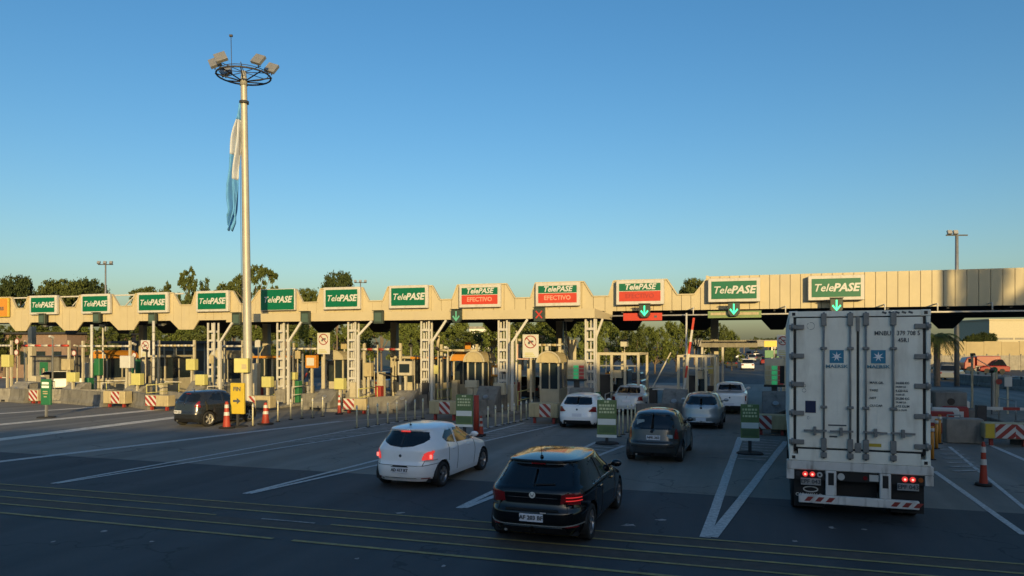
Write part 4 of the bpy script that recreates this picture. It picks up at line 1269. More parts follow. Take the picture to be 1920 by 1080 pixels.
# totem signs
def totem(px, py, ytop, ybot, wpx, label, style):
    p = G(px, py); sc_ = FL / p.y
    r = thing('totem_sign', label, 'sign', p, R(-14))
    wd = wpx / sc_; z0 = H + (HY - ybot) / sc_; z1 = H + (HY - ytop) / sc_; hh = z1 - z0
    base = M['yellow'] if style == 'yellow' else (M['cabgreen'] if style == 'green' else M['totem'])
    b = MB(); b.bbox(-wd / 2, wd / 2, -.06, .06, z0, z1); b.build('panel', base, r, bevel=.015)
    b = MB(); b.bbox(-.05, .05, -.04, .04, .05, z0); b.build('leg', M['dark'] if style != 'green' else M['steel'], r)
    b = MB(); b.cyl((0, 0, .004), (0, 0, .05), .42, .38, seg=20); b.build('base', M['rubber'], r)
    if style == 'yellow':
        text(r, 'FIN', .24, (0, -.066, z0 + hh * .80), M['ink'], 'lettering', .008)
        b = MB(); zc = z0 + hh * .42
        b.prism([(-.18, zc - .045), (.02, zc - .045), (.02, zc + .045), (-.18, zc + .045)], -.075, -.061)
        b.prism([(.0, zc - .13), (.17, zc), (.0, zc + .13)], -.08, -.0765 + .015)
        b.build('arrow', M['ink'], r)
    elif style == 'green':
        for k, (f, w_) in enumerate(((.80, .7), (.66, .75), (.50, .5), (.42, .5), (.30, .3))):
            b = MB(); b.bbox(-wd * w_ / 2, wd * w_ / 2, -.068, -.061, z0 + hh * f, z0 + hh * (f + (.09 if k < 2 else .04))); b.build('text_line', M['totemwhite' if k < 2 else 'boardbeige'], r)
    else:
        for k, (f, w_, a) in enumerate(((.93, .25, .0), (.83, .82, .02), (.74, .76, -.02), (.65, .8, .0))):
            # broken up dashes, too worn to read
            rr = random.Random(k + px); x = -wd * w_ / 2
            b = MB()
            while x < wd * w_ / 2:
                lw = rr.uniform(.04, .10); b.bbox(x, min(x + lw, wd * w_ / 2), -.068, -.061, z0 + hh * f, z0 + hh * (f + .055)); x += lw + .025
            b.build('worn_text_line', mat('worn_print', (.66, .68, .40), .6, var=.2), r)
        b = MB(); b.bbox(-wd * .47, wd * .47, -.07, -.061, z0 + hh * .34, z0 + hh * .50); b.build('white_band', M['totemwhite'], r)
        b = MB(); b.bbox(-wd * .42, wd * .42, -.068, -.061, z0 + hh * .13, z0 + hh * .30); b.build('dark_field', M['totemdark'], r)
        b = MB(); b.bbox(-wd * .52, wd * .52, -.075, -.061, z0, z0 + hh * .075); b.build('white_foot_band', M['totemwhite'], r)
totem(87, 783, 711, 759, 22, 'green totem sign on a thin leg in the left lanes', 'green')
totem(446, 800, 718, 776, 29, 'bright yellow upright board with arrow in front of the black hatchback', 'yellow')
totem(871, 826, 740, 800, 32, 'olive and white totem sign left of the red post', 'olive')
totem(1138, 832, 750, 820, 36, 'olive and white totem sign behind the dark hatchback roof, beside the bollards', 'olive')
totem(1406, 851, 758, 826, 33, 'olive and white totem sign on a long leg, left of the truck', 'olive')

# jumble at the right: plastic barriers and concrete block
p = G(1808, 832)
r = thing('concrete_block', 'pale concrete block with lifting loops near the right-hand cone', 'concrete block', p, RZ)
b = MB(); b.bbox(-.55, .6, 0, .6, .004, .86); b.build('block', M['concrete'], r, bevel=.03)
b = MB(); b.tube([(-.45, .3, .86), (-.45, .3, .96), (-.05, .3, .96), (-.05, .3, .86)], .025, 6); b.build('loop', M['steel'], r)
def plastic_barrier(p, rz, m, label):
    r = thing('plastic_barrier', label, 'road barrier', p, rz, 'pink and white plastic barriers dumped right of the truck')
    b = MB(); b.prism([(-.55, 0.006), (.55, 0.006), (.5, .2), (.48, .85), (-.48, .85), (-.5, .2)], -.22, .22); b.build('body', M[m], r, bevel=.05)
    b = MB(); b.bbox(-.3, .3, -.235, -.221, .42, .66); b.build('slot', M['signwhite' if m != 'signwhite' else 'boardred'], r)
k = 0
for (px, py, m_) in ((1762, 812, 'boardred'), (1772, 803, 'signwhite'), (1790, 800, 'boardred'), (1757, 792, 'signwhite'), (1775, 788, 'boardred'), (1795, 786, 'signwhite'), (1760, 776, 'boardred'), (1782, 774, 'signwhite')):
    where = ['nearest the truck at the very front', 'second from the front, behind the first red one', 'right end beside the concrete block', 'against the truck, third row', 'in the middle of the jumble', 'right end of the third row', 'rear row next to the truck', 'rear row, right side'][k]
    plastic_barrier(G(px, py), R(-18 + random.uniform(-25, 25)), m_, ('dull red' if m_ == 'boardred' else 'white') + ' plastic barrier, ' + where); k += 1

# ------------------------------------------------------------------ cars
def interp(k, z): return float(np.interp(z, [a for a, _ in k], [b for _, b in k]))

def smooth_keys(k, z0, z1, n=300, win=9):
    zs = np.linspace(z0, z1, n)
    v = np.interp(zs, [a for a, _ in k], [b for _, b in k])
    pad = win // 2
    vp = np.concatenate([2 * v[0] - v[1:pad + 1][::-1], v, 2 * v[-1] - v[-pad - 1:-1][::-1]])
    v2 = np.convolve(vp, np.ones(win) / win, 'valid')
    return zs, v2

def wheel_mesh(rad, rimm):
    tw = .2
    b = MB(); rr = rad * .66
    b.lathe([(rr, -tw / 2 + .01), (rad * .93, -tw / 2), (rad, -tw / 2 + .03), (rad, tw / 2 - .03), (rad * .93, tw / 2), (rr, tw / 2 - .01), (rr, -tw / 2 + .01)], axis='x', seg=32)
    tyre = b
    b = MB()
    b.lathe([(rr, tw / 2 - .015), (rr * .93, tw / 2 - .03), (rr * .9, tw / 2 - .10)], axis='x', seg=32)
    b.lathe([(rr * .22, tw / 2 - .03), (rr * .20, tw / 2 - .015), (0.001, tw / 2 - .012)], axis='x', seg=16)
    for k in range(5):
        for dd in (-.13, .13):
            a = 2 * math.pi * k / 5
            b.bar((tw / 2 - .035, rr * .15 * math.cos(a), rr * .15 * math.sin(a)), (tw / 2 - .03, rr * .95 * math.cos(a + dd), rr * .95 * math.sin(a + dd)), .035, .03)
    rim = b
    b = MB(); b.lathe([(rr * .9, tw / 2 - .11), (0.001, tw / 2 - .11)], axis='x', seg=24)
    disc = b
    return tyre, rim, disc

def car(sp, loc, rz, label, paintm, group=None, res=1.0, name='hatchback', cat='car', lit=False, plate='AE 482 KD', glassm=None, dirty=None):
    root = thing(name, label, cat, loc, rz, group)
    L, Z0, ZE, ZT = sp['L'], sp.get('z0', .2), sp['zedge'], sp['ztop']
    zr, yr = smooth_keys(sp['rear'], Z0, ZE); zf, yf = smooth_keys(sp['front'], Z0, ZE); zw, ww = smooth_keys(sp['width'], Z0, ZE)
    NE = sp.get('n', 5.0)
    def prof(z): return float(np.interp(z, zr, yr)), float(np.interp(z, zf, yf)), float(np.interp(z, zw, ww))
    def nexp(z): return NE if z < sp['belt'] else NE - 1.2 * min(1, (z - sp['belt']) / .3)
    # rings
    zs = np.linspace(Z0, ZE, 500)
    P = np.array([prof(z) for z in zs])
    met = np.sqrt(np.diff(zs) ** 2 + np.maximum(np.abs(np.diff(P[:, 0])), np.abs(np.diff(P[:, 2]))) ** 2) + .10 * np.abs(np.diff(P[:, 1]))
    cum = np.concatenate([[0], np.cumsum(met)])
    K = int(56 * res)
    zl = np.interp(np.linspace(0, cum[-1], K), cum, zs)
    Mr = int(300 * res) // 2 * 2
    def ring(z):
        a, f, w_ = prof(z); n = nexp(z); yc = (a + f) / 2; hl = (f - a) / 2
        th = np.linspace(0, math.pi, 1200)       # right half: rear centre -> front centre
        c, s2 = np.cos(th), np.sin(th)
        x = w_ * np.abs(s2) ** (2 / n); y = yc - hl * np.sign(c) * np.abs(c) ** (2 / n)
        d = np.concatenate([[0], np.cumsum(np.hypot(np.diff(x), np.diff(y)))])
        q = np.linspace(0, d[-1], Mr // 2 + 1)
        xr, yr_ = np.interp(q, d, x), np.interp(q, d, y)
        xs_ = np.concatenate([xr, -xr[1:-1][::-1]]); ys_ = np.concatenate([yr_, yr_[1:-1][::-1]])
        return xs_, ys_
    V = []
    for z in zl:
        x, y = ring(z)
        V.append(np.stack([x, y, np.full_like(x, z)], 1))
    # bowed lower surfaces: roof as shrinking rings
    base = V[-1]; cx, cy = 0.0, (base[:, 1].min() + base[:, 1].max()) / 2
    NR = max(6, int(14 * res))
    for j in range(1, NR):
        q = j / NR
        k = 1 - q
        zz = ZE + (ZT - ZE) * (1 - k ** 2.4)
        V.append(np.stack([base[:, 0] * k, cy + (base[:, 1] - cy) * k, np.full(len(base), zz)], 1))
    V = np.array(V)                     # rings x M x 3
    NRing = V.shape[0]
    def view(p, z):
        a, f, w_ = prof(min(z, ZE)); yc = (a + f) / 2; hl = (f - a) / 2
        aa, bb = abs(p[0]) / w_, (yc - p[1]) / hl
        if bb > aa: return 'rear'
        if -bb > aa: return 'front'
        return 'side'
    regs = sp['regions'](L)
    hx = .5 * 2 * (np.linalg.norm(V[0, 1] - V[0, 0]))
    def nearest(poly, p):
        best = None; bd = 1e9
        for i in range(len(poly)):
            a = np.array(poly[i]); c = np.array(poly[(i + 1) % len(poly)]); d = c - a
            t = max(0, min(1, float(np.dot(p - a, d) / (np.dot(d, d) + 1e-9)))); q = a + d * t
            e = float(np.hypot(*(p - q)))
            if e < bd: bd, best = e, q
        return bd, best
    def inside(poly, x, y):
        r_ = False; n = len(poly); j = n - 1
        for i in range(n):
            xi, yi = poly[i]; xj, yj = poly[j]
            if (yi > y) != (yj > y) and x < (xj - xi) * (y - yi) / (yj - yi) + xi: r_ = not r_
            j = i
        return r_
    # snapping of vertices to region outlines
    dz = np.gradient(zl)
    wr_ = sp['wr']; arches = [(sp['wy'][0], wr_), (sp['wy'][1], wr_)]
    for j in range(K):
        z = zl[j]
        for i in range(Mr):
            p = V[j, i]; vw = view(p, z)
            tol = .45 * max(float(dz[j]), .012)
            best = None
            for rg in regs:
                for (pv, poly) in rg['polys']:
                    if pv != vw: continue
                    u = abs(p[0]) if pv in ('rear', 'front') else p[1]
                    d, q = nearest(poly, np.array([u, z]))
                    if d < max(tol, .5 * .035 / res) and (best is None or d < best[0]): best = (d, q, pv)
            if vw == 'side' and best is None:
                for (ay, ar) in arches:
                    rr = ar + .055
                    d = math.hypot(p[1] - ay, z - wr_)
                    if abs(d - rr) < .014 / res:
                        q = np.array([ay + (p[1] - ay) * rr / d, wr_ + (z - wr_) * rr / d]); best = (0, q, 'side')
            if best:
                q = best[1]; zz = min(max(q[1], Z0), ZE)
                a, f, w_ = prof(zz); n = nexp(zz); yc = (a + f) / 2; hl = (f - a) / 2
                sgn = 1 if p[0] >= 0 else -1
                if best[2] == 'side':
                    yy = q[0]; x = w_ * max(0, 1 - min(1, abs((yy - yc) / hl)) ** n) ** (1 / n)
                    V[j, i] = (sgn * x, yy, zz)
                else:
                    x = min(q[0], w_); yy = hl * max(0, 1 - min(1, x / w_) ** n) ** (1 / n)
                    V[j, i] = (sgn * x, yc - yy if best[2] == 'rear' else yc + yy, zz)
    faces = {}
    for j in range(NRing - 1):
        for i in range(Mr):
            i2 = (i + 1) % Mr
            q = (V[j, i] + V[j, i2] + V[j + 1, i] + V[j + 1, i2]) / 4
            key = ('body', 0)
            if j < K - 1:
                z = q[2]; vw = view(q, z)
                if vw == 'side':
                    if any(math.hypot(q[1] - ay, z - wr_) < ar + .055 for ay, ar in arches): continue
                for ri, rg in enumerate(regs):
                    hit = False
                    for (pv, poly) in rg['polys']:
                        if pv != vw: continue
                        u = abs(q[0]) if pv in ('rear', 'front') else q[1]
                        if inside(poly, u, z): hit = True; break
                    if hit:
                        key = (ri + 1, (1 if q[0] > 0 else -1) if rg.get('split', True) else 0); break
            faces.setdefault(key, []).append((j, i))
    # normals for offsets
    def nrm(j, i):
        a = V[j, (i + 1) % Mr] - V[j, i - 1]; c = V[min(j + 1, NRing - 1), i] - V[max(j - 1, 0), i]
        n = np.cross(a, c); l_ = np.linalg.norm(n)
        return n / l_ if l_ > 1e-9 else np.array([0, 0, 1.0])
    glassm = glassm or M['glass']
    body = None
    for key in sorted(faces, key=lambda k: (0 if k[0] == 'body' else k[0], k[1])):
        cells = faces[key]
        b = MB(); idx = {}
        off = 0 if key[0] == 'body' else regs[key[0] - 1].get('off', 0)
        for j, i in cells:
            ids = []
            for jj, ii in ((j, i), (j, (i + 1) % Mr), (j + 1, (i + 1) % Mr), (j + 1, i)):
                if (jj, ii) not in idx:
                    idx[(jj, ii)] = len(b.v)
                    p = V[jj, ii] + (nrm(jj, ii) * off if off else 0)
                    b.v.append(tuple(p))
                ids.append(idx[(jj, ii)])
            b.f.append(ids); b.mi.append(0); b.sm.append(True)
        if key[0] == 'body':
            # roof centre cap and underside
            ids = []
            for i in range(Mr):
                kk = (NRing - 1, i)
                if kk not in idx: idx[kk] = len(b.v); b.v.append(tuple(V[NRing - 1, i]))
                ids.append(idx[kk])
            c = len(b.v); b.v.append((0, cy, ZT))
            for i in range(Mr): b.f.append([ids[i], ids[(i + 1) % Mr], c]); b.mi.append(0); b.sm.append(True)
            body = b.build('body', paintm, root, fix=False)
        else:
            rg = regs[key[0] - 1]
            mm = rg['mat'] if rg['mat'] != 'glass' else glassm
            if rg['mat'] == 'lamp': mm = M['lampredlit'] if lit else M['lampred']
            b.build(rg['name'], mm, root, fix=False)
    b = MB(); b.bbox(-sp['W'] + .16, sp['W'] - .16, .25, L - .3, Z0 - .02, Z0 + .06)
    b.build('underbody', M['black'], root)
    # wheel wells and wheels
    tyre, rim, disc = wheel_mesh(sp['wr'], None)
    first = None
    for wi, (ay, ar) in enumerate(arches):
        for sx in (1, -1):
            b = MB(); b.smooth = False
            seg = 16; xo = sp['W'] - .035; xi = sp['W'] - .30; rr = ar + .06
            vs_ = []
            for k in range(seg + 1):
                a = math.pi * (-.12 + 1.24 * k / seg)
                vs_ += [(sx * xo, ay + rr * math.cos(a), wr_ + rr * math.sin(a)), (sx * xi, ay + rr * math.cos(a), wr_ + rr * math.sin(a))]
            b.add(vs_, [(2 * k, 2 * k + 1, 2 * k + 3, 2 * k + 2) for k in range(seg)])
            b.add([v for v in vs_[1::2]] + [(sx * xi, ay, wr_)], [(k, k + 1, seg + 1) for k in range(seg)])
            b.build('wheel_well', M['black'], root, fix=False)
            x = sx * (sp['W'] - .125)
            if first is None:
                w0 = bpy.data.objects.new('wheel', None); 
                t_o = tyre.build('wheel', M['rubber'], root, (x, ay, wr_))
                r_o = rim.build('rim', sp.get('rim', M['rim']), t_o); d_o = disc.build('brake_disc', M['dark'], t_o)
                first = (t_o, r_o, d_o); bpy.data.objects.remove(w0)
                if sx < 0: t_o.rotation_euler[2] = math.pi
            else:
                t2 = first[0].copy(); col.objects.link(t2); t2.parent = root; t2.location = (x, ay, wr_)
                t2.rotation_euler = (0.4 * wi, 0, 0 if sx > 0 else math.pi)
                for q in first[1:]:
                    c = q.copy(); col.objects.link(c); c.parent = t2
    # surface point helpers
    def rearpt(x, z, off=0.0):
        a, f, w_ = prof(z); n = nexp(z); yc = (a + f) / 2; hl = (f - a) / 2
        return Vector((x, yc - hl * max(0, 1 - min(1, abs(x) / w_) ** n) ** (1 / n) - off, z))
    def sidept(y, z, sx, off=0.0):
        a, f, w_ = prof(z); n = nexp(z); yc = (a + f) / 2; hl = (f - a) / 2
        return Vector((sx * (w_ * max(0, 1 - min(1, abs((y - yc) / hl)) ** n) ** (1 / n) + off), y, z))
    seam = M['black']
    def rline(pts, nm='seam', m_=seam, th=.011, off=.001):
        b = MB(); pp = []
        for (a, c) in zip(pts[:-1], pts[1:]):
            for k in range(8): f = k / 8; pp.append(rearpt(a[0] + (c[0] - a[0]) * f, a[1] + (c[1] - a[1]) * f, off))
        pp.append(rearpt(*pts[-1], off))
        for a, c in zip(pp[:-1], pp[1:]): b.bar(a, c, th, th)
        b.build(nm, m_, root)
    def sline(pts, sx, nm='seam', m_=seam, th=.011, off=.0):
        b = MB(); pp = []
        for (a, c) in zip(pts[:-1], pts[1:]):
            for k in range(8): f = k / 8; pp.append(sidept(a[0] + (c[0] - a[0]) * f, a[1] + (c[1] - a[1]) * f, sx, off))
        pp.append(sidept(*pts[-1], sx, off))
        for a, c in zip(pp[:-1], pp[1:]): b.bar(a, c, th, th)
        b.build(nm, m_, root)
    if res >= .6:
        for poly in sp.get('rseams', []): rline(poly)
        for poly in sp.get('sseams', []):
            for sx in (1, -1): sline(poly, sx)
        for (y, z) in sp.get('handles', []):
            for sx in (1, -1):
                p = sidept(y, z, sx, .02); b = MB(); b.box(p, (.03, .16, .03)); b.build('door_handle', paintm, root, bevel=.008)
    # plate, badge
    px_, pz = sp['plate']; p = rearpt(px_, pz, .012)
    b = MB(); b.box(p, (.40, .016, .13)); b.build('plate', M['plate'], root)
    if res >= .6:
        text(root, plate, .095, (p.x, p.y - .014, pz), M['ink'], 'plate_lettering', .003)
    bx, bz, br = sp['badge']; p = rearpt(bx, bz, .004)
    b = MB(); b.cyl(p, p + Vector((0, -.012, 0)), br, seg=18); b.build('badge', M['chrome'] if sp is not POLO else M['totemwhite'], root)
    if sp is POLO:
        b = MB(); q = p + Vector((0, -.016, 0))
        for x0, z0, x1, z1 in ((-.028, .03, -.012, -.03), (-.012, -.03, 0, .0), (0, 0, .012, -.03), (.012, -.03, .028, .03)): b.bar(q + Vector((x0, 0, z0)), q + Vector((x1, 0, z1)), .006, .006)
        b.build('badge_mark', M['ink'], root)
    # high brake lamp, mirrors, exhaust, antenna
    if 'hbl' in sp:
        p = rearpt(0, sp['hbl'], .012); b = MB(); b.box(p, (.24, .03, .022)); b.build('high_brake_lamp', M['lampredlit'] if lit else M['lampred'], root)
    my, mz = sp['mirror']
    for sx in (1, -1):
        p = sidept(my, mz, sx)
        b = MB(); b.bar(p - Vector((sx * .03, 0, 0)), p + Vector((sx * .07, -.01, .02)), .04, .04)
        q = p + Vector((sx * .14, 0, .045))
        b.lathe([(.001, -.05), (.055, -.045), (.075, -.01), (.07, .03), (.04, .06), (.001, .07)], c=(0, 0, 0), axis='y', seg=12)
        o = b.v[-72:]
        b.v[-72:] = [(q.x + v[0] * 1.45, q.y + v[1], q.z + v[2] * .95) for v in o]
        b.build('mirror', sp.get('mirrorm') or paintm, root)
    b = MB(); b.cyl((sp['W'] * -.55, prof(.24)[0] + .02, .24), (sp['W'] * -.55, prof(.24)[0] + .15, .24), .028, seg=10); b.build('exhaust_pipe', M['steel'], root)
    if res >= .6 and sp.get('ant', True):
        b = MB(); ya = cy - (cy - base[:, 1].min()) * .75
        za = ZT - .015
        b.cyl((0, ya, za - .02), (0, ya - .05, za + .17), .008, .005, seg=6); b.lathe([(.035, 0), (.02, .03), (.001, .035)], c=(0, ya, za - .01), seg=10); b.build('antenna', M['black'], root)
    if res >= .6 and 'wiper' in sp:
        (x0, z0_), (x1, z1_) = sp['wiper']
        b = MB(); b.bar(rearpt(x0, z0_, .02), rearpt(x1, z1_, .02), .014, .02); b.build('wiper', M['black'], root)
    for ex in sp.get('extras', []): ex(root, rearpt, sidept, rline, sline)
    return root

def hatch_regions(rw, lamp_r, lamp_s, sides, lower=.33, wsz=(0.95, 1.38), lower_name='lower_bumper', hl=True, dark_lower=True):
    def f(L):
        out = []
        out.append(dict(name='rear_window', polys=[('rear', rw)], mat='glass', off=-.004, split=False))
        out.append(dict(name='tail_lamp', polys=[('rear', lamp_r), ('side', lamp_s)], mat='lamp', off=.006))
        for sdp in sides:
            out.append(dict(name='side_window', polys=[('side', sdp)], mat='glass', off=-.004))
        out.append(dict(name='windscreen', polys=[('front', [(0, wsz[0]), (.68, wsz[0]), (.58, wsz[1]), (0, wsz[1])])], mat='glass', off=-.004, split=False))
        if hl: out.append(dict(name='headlight', polys=[('front', [(.42, .62), (.9, .6), (.9, .76), (.42, .72)]), ('side', [(L - .45, .64), (L, .6), (L, .78), (L - .45, .74)])], mat=M['lampclear'], off=.003))
        if dark_lower: out.append(dict(name=lower_name, polys=[('rear', [(-.01, .1), (.62, .1), (.55, lower), (-.01, lower)])], mat=M['black'], off=-.01, split=False))
        return out
    return f

# --- near black hatchback
def wagon_front(L, zh, zc, zroof, yroof):
    return [(.2, L - .12), (.35, L - .01), (.5, L), (.62, L - .04), (zh - .04, L - .12), (zh, L - .26), (zh + .07, L - .55), (zc, L - 1.02), (zc + .2, L - 1.4), (zroof, yroof)]
POLO = dict(L=4.06, W=.875, z0=.2, zedge=1.395, ztop=1.46, belt=.95, n=5.2,
    rear=[(.2, .13), (.3, .05), (.42, .0), (.58, .0), (.66, .05), (.74, .07), (.9, .06), (.97, .09), (1.0, .15), (1.25, .38), (1.36, .48), (1.385, .36), (1.40, .40)],
    front=wagon_front(4.06, .78, .98, 1.40, 2.35),
    width=[(.2, .80), (.3, .85), (.5, .872), (.62, .875), (.72, .868), (.86, .872), (.92, .86), (.97, .835), (1.15, .76), (1.3, .69), (1.38, .645), (1.40, .615)],
    wr=.32, wy=(.78, 3.34), plate=(0, .50), badge=(0, .87, .052), hbl=1.345, mirror=(2.72, 1.0), wiper=((0, 1.03), (.36, 1.05)),
    regions=hatch_regions([(-.01, 1.0), (.58, 1.0), (.635, 1.03), (.56, 1.33), (.50, 1.355), (-.01, 1.36)],
        [(.47, .74), (.95, .70), (.95, .93), (.62, .92), (.49, .89)], [(-.1, .72), (.30, .76), (.34, .88), (.1, .93), (-.1, .93)],
        [[(.78, 1.03), (1.12, .985), (1.50, .975), (1.50, 1.33), (1.12, 1.31), (.98, 1.24)], [(1.56, .975), (2.66, .96), (2.86, .98), (2.50, 1.17), (2.20, 1.33), (1.56, 1.345)]], lower=.33),
    rseams=[[(-.60, .60), (.60, .60)], [(-.60, .60), (-.56, .75)], [(.60, .60), (.56, .75)], [(-.80, .67), (-.62, .67)], [(.62, .67), (.80, .67)], [(-.55, 1.37), (.55, 1.37)]],
    sseams=[[(1.52, .35), (1.56, .9), (1.52, 1.34)], [(.98, .66), (1.04, .98)], [(2.68, .34), (2.74, .7), (2.70, .95)], [(1.15, .27), (2.85, .27)], [(.35, .68), (.42, .66)]],
    handles=[(1.30, .86), (2.30, .84)])
def polo_extra(root, rp, sp_, rl, sl):
    rl([(-.82, .40), (-.5, .37), (.5, .37), (.82, .40)], 'reflector_strip', M['steel'], .018, .004)
    rl([(-.70, .825), (.70, .825)], 'crease_line', mat('crease', (.05, .05, .055), .25, coat=1), .012, -.002)
    for sx in (1, -1):
        sl([(.85, .955), (1.6, .955), (2.75, .945)], sx, 'window_trim', M['chrome'], .014, .0)
        rl([(sx * .56, .36), (sx * .74, .36)], 'reflector', M['lampred'], .022, .004)
        for k in range(2):
            rl([(sx * .56, .79 + .055 * k), (sx * .78, .79 + .055 * k)], 'lamp_strip', M['lampdim'] if sx > 0 else M['lampred'], .014, .008)
    b = MB(); p = rp(.0, .63, .01); b.box(p, (.9, .02, .035)); b.build('plate_ledge', M['black'], root)
    b = MB(); p = rp(.2, .59, .02); b.box(p, (.10, .01, .02)); b.build('plate_light', M['lampclear'], root)
    b = MB(); b.box(rp(-.62, .70, .006), (.16, .006, .02)); b.build('model_badge', M['chrome'], root)
    b = MB(); b.box(rp(.62, .70, .006), (.07, .006, .02)); b.build('model_badge', M['chrome'], root)
POLO['extras'] = [polo_extra]
ONIX = dict(L=3.93, W=.855, z0=.19, zedge=1.40, ztop=1.485, belt=.93, n=4.4,
    rear=[(.19, .12), (.3, .03), (.45, .0), (.58, .01), (.64, .05), (.78, .07), (.92, .09), (1.0, .13), (1.1, .20), (1.28, .33), (1.36, .38), (1.385, .30), (1.40, .36)],
    front=wagon_front(3.93, .80, 1.0, 1.40, 2.2),
    width=[(.19, .79), (.3, .83), (.5, .85), (.65, .855), (.8, .85), (.9, .84), (.97, .81), (1.15, .735), (1.3, .665), (1.38, .61), (1.40, .58)],
    wr=.30, wy=(.72, 3.24), plate=(.02, .46), badge=(0, .79, .035), hbl=1.335, mirror=(2.62, 1.02),
    regions=hatch_regions([(-.01, .98), (.30, 1.01), (.52, 1.09), (.64, 1.20), (.585, 1.31), (.4, 1.335), (-.01, 1.335)],
        [(.53, .70), (.95, .64), (.95, .90), (.66, .895), (.57, .84)], [(-.1, .66), (.22, .68), (.40, .90), (.25, .93), (-.1, .90)],
        [[(.86, 1.16), (.98, 1.05), (1.42, .99), (1.46, 1.31), (1.1, 1.31)], [(1.52, .985), (2.50, .96), (2.72, .98), (2.36, 1.18), (2.08, 1.32), (1.55, 1.335)]], lower=.25, dark_lower=False),
    rseams=[[(-.56, .57), (.56, .57)], [(-.56, .57), (-.60, .68)], [(.56, .57), (.60, .68)], [(-.80, .60), (-.56, .57)], [(.56, .57), (.80, .60)], [(-.22, .535), (.24, .535)], [(-.78, .27), (.78, .27)]],
    sseams=[[(1.48, .33), (1.52, .9), (1.49, 1.32)], [(1.0, .6), (1.02, 1.0)], [(2.56, .32), (2.60, .7), (2.54, .95)]],
    handles=[(1.25, .87), (2.18, .86)])
def onix_extra(root, rp, sp_, rl, sl):
    b = MB(); b.box(rp(.02, .555, .004), (.38, .02, .035)); b.build('plate_recess', M['black'], root)
    for sx in (1, -1):
        rl([(sx * .52, .27), (sx * .68, .27)], 'reflector', M['lampred'], .02, .002)
        rl([(sx * .60, .69), (sx * .78, .69)], 'lamp_clear_strip', M['lampclear'], .026, .006)
        b = MB(); b.box(rp(sx * .69, .775, .016), (.10, .014, .09)); b.build('brake_bulb', mat('hot_red', (.9, .2, .15), .3, emit=(1, .2, .15), es=1.0), root)
ONIX['extras'] = [onix_extra]
C3 = dict(L=3.85, W=.835, z0=.2, zedge=1.42, ztop=1.52, belt=.93, n=4.4,
    rear=[(.2, .10), (.3, .02), (.45, .0), (.58, .0), (.62, .05), (.8, .09), (.98, .12), (1.1, .17), (1.3, .30), (1.38, .37), (1.42, .42)],
    front=wagon_front(3.85, .82, 1.02, 1.42, 2.05),
    width=[(.2, .78), (.3, .815), (.5, .833), (.65, .835), (.8, .825), (.92, .80), (1.1, .73), (1.28, .655), (1.38, .60), (1.42, .55)],
    wr=.30, wy=(.66, 3.10), plate=(.03, .74), badge=(-.02, .91, .045), mirror=(2.55, 1.02), rim=M['steel'],
    regions=hatch_regions([(-.01, .97), (.52, .97), (.60, 1.02), (.56, 1.24), (.46, 1.36), (-.01, 1.38)],
        [(.60, .72), (.66, .70), (.95, .70), (.95, 1.02), (.66, 1.04), (.63, .95)], [(-.1, .70), (.18, .72), (.34, 1.03), (.1, 1.04), (-.1, 1.03)],
        [[(.75, 1.12), (.98, 1.0), (1.38, .975), (1.42, 1.36), (1.0, 1.32)], [(1.48, .97), (2.40, .96), (2.72, 1.0), (2.3, 1.22), (2.0, 1.36), (1.5, 1.385)]], lower=.30),
    rseams=[[(-.6, .61), (.6, .61)], [(-.82, .60), (.82, .60)]],
    sseams=[[(1.44, .33), (1.47, .9), (1.45, 1.36)], [(2.5, .32), (2.55, .95)], [(.9, .42), (3.0, .42)]], handles=[(1.2, .88), (2.15, .87)], ant=False)
def c3_extra(root, rp, sp_, rl, sl):
    rl([(-.80, .48), (.80, .48)], 'bumper_strip', M['black'], .05, .0)
    b = MB(); b.box(rp(-.36, 1.16, .006), (.22, .006, .16)); b.build('window_sticker', mat('sticker_pale', (.30, .40, .44), .5), root)
    b = MB(); b.box(rp(.46, .78, .006), (.24, .006, .10)); b.build('tailgate_sticker', mat('sticker_pale', (.30, .40, .44), .5), root)
C3['extras'] = [c3_extra]
AUDI = dict(L=3.95, W=.87, z0=.2, zedge=1.34, ztop=1.42, belt=.93, n=5,
    rear=[(.2, .10), (.32, .02), (.5, .0), (.62, .04), (.9, .08), (.97, .13), (1.24, .40), (1.31, .44), (1.325, .34), (1.34, .38)],
    front=wagon_front(3.95, .78, .97, 1.34, 2.25),
    width=[(.2, .80), (.3, .85), (.5, .868), (.7, .87), (.85, .862), (.95, .82), (1.15, .73), (1.28, .65), (1.34, .59)],
    wr=.32, wy=(.76, 3.23), plate=(0, .58), badge=(0, .80, .04), mirror=(2.6, 1.0),
    regions=hatch_regions([(-.01, .99), (.52, .99), (.60, 1.02), (.52, 1.27), (-.01, 1.29)],
        [(.44, .72), (.95, .68), (.95, .92), (.62, .91)], [(-.1, .70), (.20, .72), (.32, .90), (-.1, .92)],
        [[(.80, 1.05), (1.4, .98), (1.42, 1.27), (1.05, 1.26)], [(1.48, .97), (2.66, .96), (2.2, 1.25), (1.5, 1.29)]], lower=.36),
    sseams=[[(1.45, .33), (1.48, 1.28)]], rseams=[[(-.6, .60), (.6, .60)]], handles=[(1.25, .86)])
